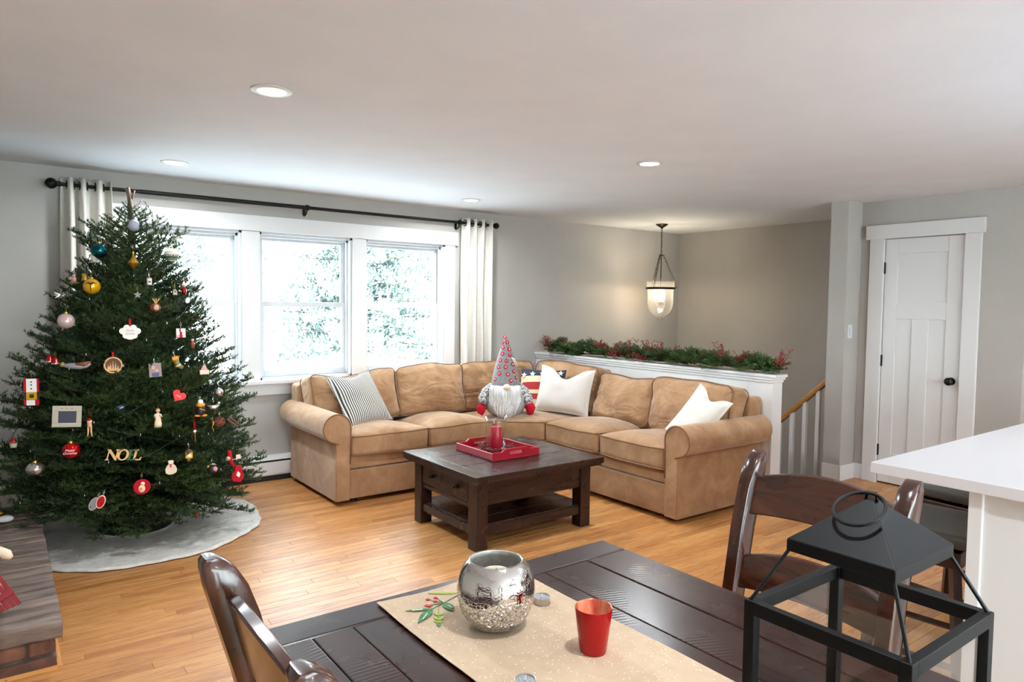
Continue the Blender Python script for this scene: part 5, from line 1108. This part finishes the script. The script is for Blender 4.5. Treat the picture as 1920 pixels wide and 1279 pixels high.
r = bauble('oval silver crackle bauble above the hearth', 66, 879, 15.5, 'o_silver', sz=.8)
r = orn('noel_ornament', 'wooden NOEL letters ornament with a green E', 'ornament', 232, 853, 0, k=1.0, roll=.09)
def letter(P, x_, mt): MB().prism([(x_+a_*1.05+.16*b__, b__) for a_, b__ in P], -1.3, 1.3).build('letter', mt, r)
NP = [(-10, -10), (-4, -10), (-4, -8.6), (-6, -8.2), (-6, 5), (5, -10), (7.5, -10), (7.5, 8.4), (9.5, 8.8), (9.5, 10), (3.5, 10), (3.5, 8.8), (5.4, 8.4), (5.4, -4), (-5, 10), (-10, 10), (-10, 8.8), (-8, 8.4), (-8, -8.2), (-10, -8.6)]
LP_ = [(-7, -10), (7.5, -10), (8, -4), (6.6, -4), (5, -8), (-1, -8), (-1, 8.4), (1.5, 8.8), (1.5, 10), (-7, 10), (-7, 8.8), (-4.6, 8.4), (-4.6, -8.2), (-7, -8.6)]
EP = [(-7, -10), (7.5, -10), (7.5, -4), (6.2, -4), (5, -8), (-1, -8), (-1, -.8), (3, -.8), (3, 1.2), (-1, 1.2), (-1, 8), (4.6, 8), (5.6, 5), (6.8, 5), (6.8, 10), (-7, 10), (-7, 8.8), (-4.6, 8.4), (-4.6, -8.2), (-7, -8.6)]
OP = [(9*cos(a), 10.4*sin(a)) for a in [2*pi*i/30 for i in range(31)]] + [(5.2*cos(a), 8.6*sin(a)) for a in [-2*pi*i/30 for i in range(31)]]
letter(NP, -18, 'o_wood'); letter(OP, -1, 'o_wood'); letter(EP, 13, 'o_green'); letter(LP_, 22, 'o_wood')
r = orn('icicle_ornament', 'thin red striped candy ornament with a white bead', 'ornament', 364, 806, 14, cord='o_red'); MB().tube([(0, 0, 14), (1, 0, 0)], [2.4, 2], 10).build('rod', 'o_red', r); MB().ball((1, 0, -3), 2.8, 12).build('bead', 'o_white', r, True); MB().tube([(1, 0, -5), (2, 0, -24)], [1.6, .8], 8).build('tassel', 'o_brown', r)
r = orn('twig_ball_ornament', 'woven brown twig ball ornament', 'ornament', 412, 791, 8)
for i in range(9): a = i*.7; g = MB().tube([(9*cos(t), 9*sin(t), 0) for t in [2*pi*j/20 for j in range(20)]], .6, 5, True); g.xf(Rz(a) @ Rx(a*1.7)); g.build('twig', 'o_brown', r)
r = orn('sled_ornament', 'tiny dark wooden sled ornament hanging toward the heater', 'ornament', 437, 790, 8, k=1.02, roll=.7); 
for z_ in (-2.5, 2.5): MB().box(-12, 12, -.8, .8, z_-1.2, z_+1.2).build('slat', 'o_dkwood', r)
for x_ in (-8, 8): MB().box(x_-1, x_+1, -1.4, -.6, -5, 5).build('crossbar', 'o_dkwood', r)
r = orn('icicle_ornament', 'thin gold twisted icicle ornament', 'ornament', 399, 800, 8); MB().tube([(1.2*sin(i), 1.2*cos(i), 9-2*i) for i in range(10)], [1.6-.12*i for i in range(10)], 6).build('twist', 'o_gold', r, True)
r = orn('house_ornament', 'small yellow house ornament with a dark roof', 'ornament', 354, 852, 12); MB().box(-6, 6, -4, 4, -7, 4).build('house', 'o_yellow', r, bevel=.4); MB().prism([(-7.5, 4), (7.5, 4), (0, 11)], -5, 5).build('roof', 'o_dkwood', r); MB().box(-2, 3, -4.5, -3.8, -4, 1).build('window', 'o_white', r); MB().lathe([(4, -7), (3, -12), (0, -14)], 10).build('drop', 'o_khaki', r)
r = orn('snowman_ornament', 'flat white clay snowman ornament with a red bow', 'ornament', 320.5, 876, 0); MB().prism([(-4, 13), (4, 13), (5, 10), (3.5, 6), (8, 2), (10.5, -5), (9, -11), (3, -14), (-4, -14), (-9, -11), (-10, -4), (-7, 3), (-3.5, 6), (-5.5, 10)], -2, 2).build('snowman', 'o_cream', r, bevel=1.2, seg=3); MB().prism([(-3, 6), (3, 6), (0, 4), (2, -1), (-1, 2), (-3, -1), (-1, 4)], -2.6, -2).build('bow', 'felt_red', r)
r = orn('drum_ornament', 'black and pink globe ornament with silver beads low on the tree', 'ornament', 398, 878, 8); MB().ball((0, 0, -3), 8.5, 16).build('globe', 'o_black', r, True); MB().ball((4, -5.5, -1), 4.6, 14).build('pink_ball', 'o_pink', r, True); MB().ball((-8, -3, 4), 2.6, 10).build('bead', 'o_gold', r, True); MB().tube([(-6, 0, 6), (2, 0, 8), (8, 0, 5)], 1.2, 6).build('bow', 'o_silver', r, True)
r = orn('elf_ornament', 'red knitted elf ornament with a round pale face', 'ornament', 431, 862, 0, k=1.02); MB().tube([(-1, 0, 17), (0, 0, 8), (2, 0, -4), (8, 0, -16)], [3, 4, 3.4, 2], 10).build('body', 'felt_red', r, True); MB().ball((-3, -2, 3), 4, 14).build('face', 'o_tan', r, True); MB().box(11, 19, -.5, .5, 0, 8).build('tag', 'o_cream', r)
r = orn('stocking_ornament', 'red felt stocking ornament with a white heart', 'ornament', 446, 889, 0, k=1.03); MB().prism([(-4, 17), (5, 16), (9, 2), (10, -6), (5, -16), (-9, -13), (-11, -7), (-11, 2), (-6, 5)], -2, 2).build('stocking', 'felt_red', r, bevel=1, seg=2); MB().prism([(0, 6), (4, 1), (2, -6), (-3, -2), (-2, 3)], -2.6, -1.9).build('heart', 'o_white', r)
r = orn('disc_ornament', 'dark red oval ornament with a white snowman', 'ornament', 266, 913, 15, cord='o_wood'); MB().lathe([(0, 1.4), (13.5, 1.4), (14.5, 0), (13.5, -1.4), (0, -1.4)], 32).xf(Rx(pi/2)).build('disc', 'felt_red', r, smooth=40); MB().lathe([(0, 2), (5.5, 1.6), (6, .8)], 20, sx=1, sy=1.3).xf(T(0, 0, -3) @ Rx(pi/2)).build('snowman_body', 'o_cream', r, True); MB().lathe([(0, 2), (3.6, 1.6), (4, .8)], 20).xf(T(1.5, 0, 6) @ Rx(pi/2)).build('snowman_head', 'o_cream', r, True); MB().prism(star(3, 1.4), -2.4, -1.8).xf(T(-2, 0, -3)).build('gold_star', 'o_orange', r)
for i, (px, py, mt, lb, rl_) in enumerate(((189, 941, 'felt_red', 'red oval felt leaf ornament with a white edge', .3), (176, 945, 'o_grey', 'grey oval felt leaf ornament beside a red one', .45))):
    r = orn('leaf_ornament', lb, 'ornament', px, py, 12, cord='o_white', roll=rl_); MB().lathe([(0, .8), (7.5, .8), (7.5, -.8), (0, -.8)], 24, sy=1.7).xf(Rx(pi/2)).build('leaf_edge', 'o_cream' if i == 0 else 'o_stone', r); MB().lathe([(0, 1.2), (6.2, 1.2), (6.2, .6), (0, .6)], 24, sy=1.75).xf(Rx(pi/2)).build('leaf', mt, r)
bauble('tiny red bauble hanging over the tree skirt', 369, 966, 5.5, 'o_red', k=.9)
# wire of unlit lights
wl = MB(); prev = []
for i in range(700):
    t = i/700; z = .3+1.7*t; a = t*2*pi*11; rr = min(treeR(z)*(.82+.08*sin(i*.7)), .66/max(.2, sin(a))); prev.append((TX+rr*cos(a), TY+rr*sin(a), z+.05*sin(i*.45)+.05*sin(i*.13)))
M['wire'] = pm('dark_green_wire', (16, 34, 22), .6); wl.tube(prev, .0016, 5); sl_ = wl.build('string_lights', 'wire', None); tag(sl_, 'dark green wire of small clear lights wound around the tree', 'string lights')
bm_ = MB().lathe([(0, 0), (.003, 0), (.0035, .008), (.002, .016), (0, .018)], 8).mesh('mini_bulb', 'o_silver', True)
for i in range(0, 700, 6): o = link('mini_bulb', bm_, sl_); o.location = prev[i]

# ------------------------------------------------------------------ hearth decorations
M['sled_red'] = wood('red_painted_wood', (126, 18, 26), (150, 30, 36), .5, (9, 9, 2))
p = at(14, 1118, 1, 3.36); sg_ = thing('wooden_sled', 'small red slatted wooden sled propped on the hearth', 'sled', (.0, 3.40, .2), 0)
A_ = [at(x_, y_, 1, 3.36) for x_, y_ in ((-14, 1075), (40, 1128), (25, 1166), (-30, 1110))]
A_ = [at(0, 1076, 1, 3.40), at(41, 1130, 1, 3.33), at(25, 1166, 1, 3.30)]
ux = (A_[1]-A_[0]).normalized(); vv = (A_[2]-A_[1]); nn = ux.cross(vv).normalized(); vz = nn.cross(ux)
ML = T(-.0, -3.40, -.2) @ basis(A_[1], ux, -nn, vz if vz.dot(vv) > 0 else -vz)
Wd = vv.length
for i in range(4): MB().box(-.30, -.004*i, -.004, .004, Wd*(i/4)+.001, Wd*((i+1)/4)-.001).xf(ML).build('slat', 'sled_red', sg_, bevel=.001)
for x_ in (-.06, -.2): MB().box(x_-.012, x_+.012, .004, .014, 0, Wd).xf(ML).build('crossbar', 'sled_red', sg_)
fg = thing('wooden_snowman', 'cream wooden snowman figure holding the red sled on the hearth', 'figurine', (-.055, 3.42, .2))
MB().lathe([(0, 0), (.05, 0), (.06, .03), (.058, .10), (.04, .16), (.03, .18), (.042, .21), (.045, .25), (.03, .29), (0, .3)], 24).build('body', 'o_cream', fg, True)
a_ = at(-2, 1032, 1, 3.36); b_ = at(22, 1046, 1, 3.34); MB().tube([Vector((-.03, 0, .17)), a_-Vector((-.055, 3.42, .2)), a_.lerp(b_, .6)-Vector((-.055, 3.42, .2)), b_-Vector((-.055, 3.42, .2))], [.018, .021, .021, .008], 14).build('arm', 'o_cream', fg, True)
p = at(10, 973, 2, .225); gm = thing('santa_doll', 'small doll with orange red hat and white fur on the hearth', 'figurine', (p.x-.01, p.y, .2))
MB().ball((.01, 0, .025), .024, 16, sx=1.7, sz=.8).build('fur', 'fur', gm, True); MB().tube([(-.09, 0, .06), (-.03, 0, .065), (.0, 0, .06)], [.035, .02, .002], 12).build('hat', 'o_orange', gm, True); MB().ball((-.06, .01, .04), .04, 16).build('body', 'felt_red', gm, True)
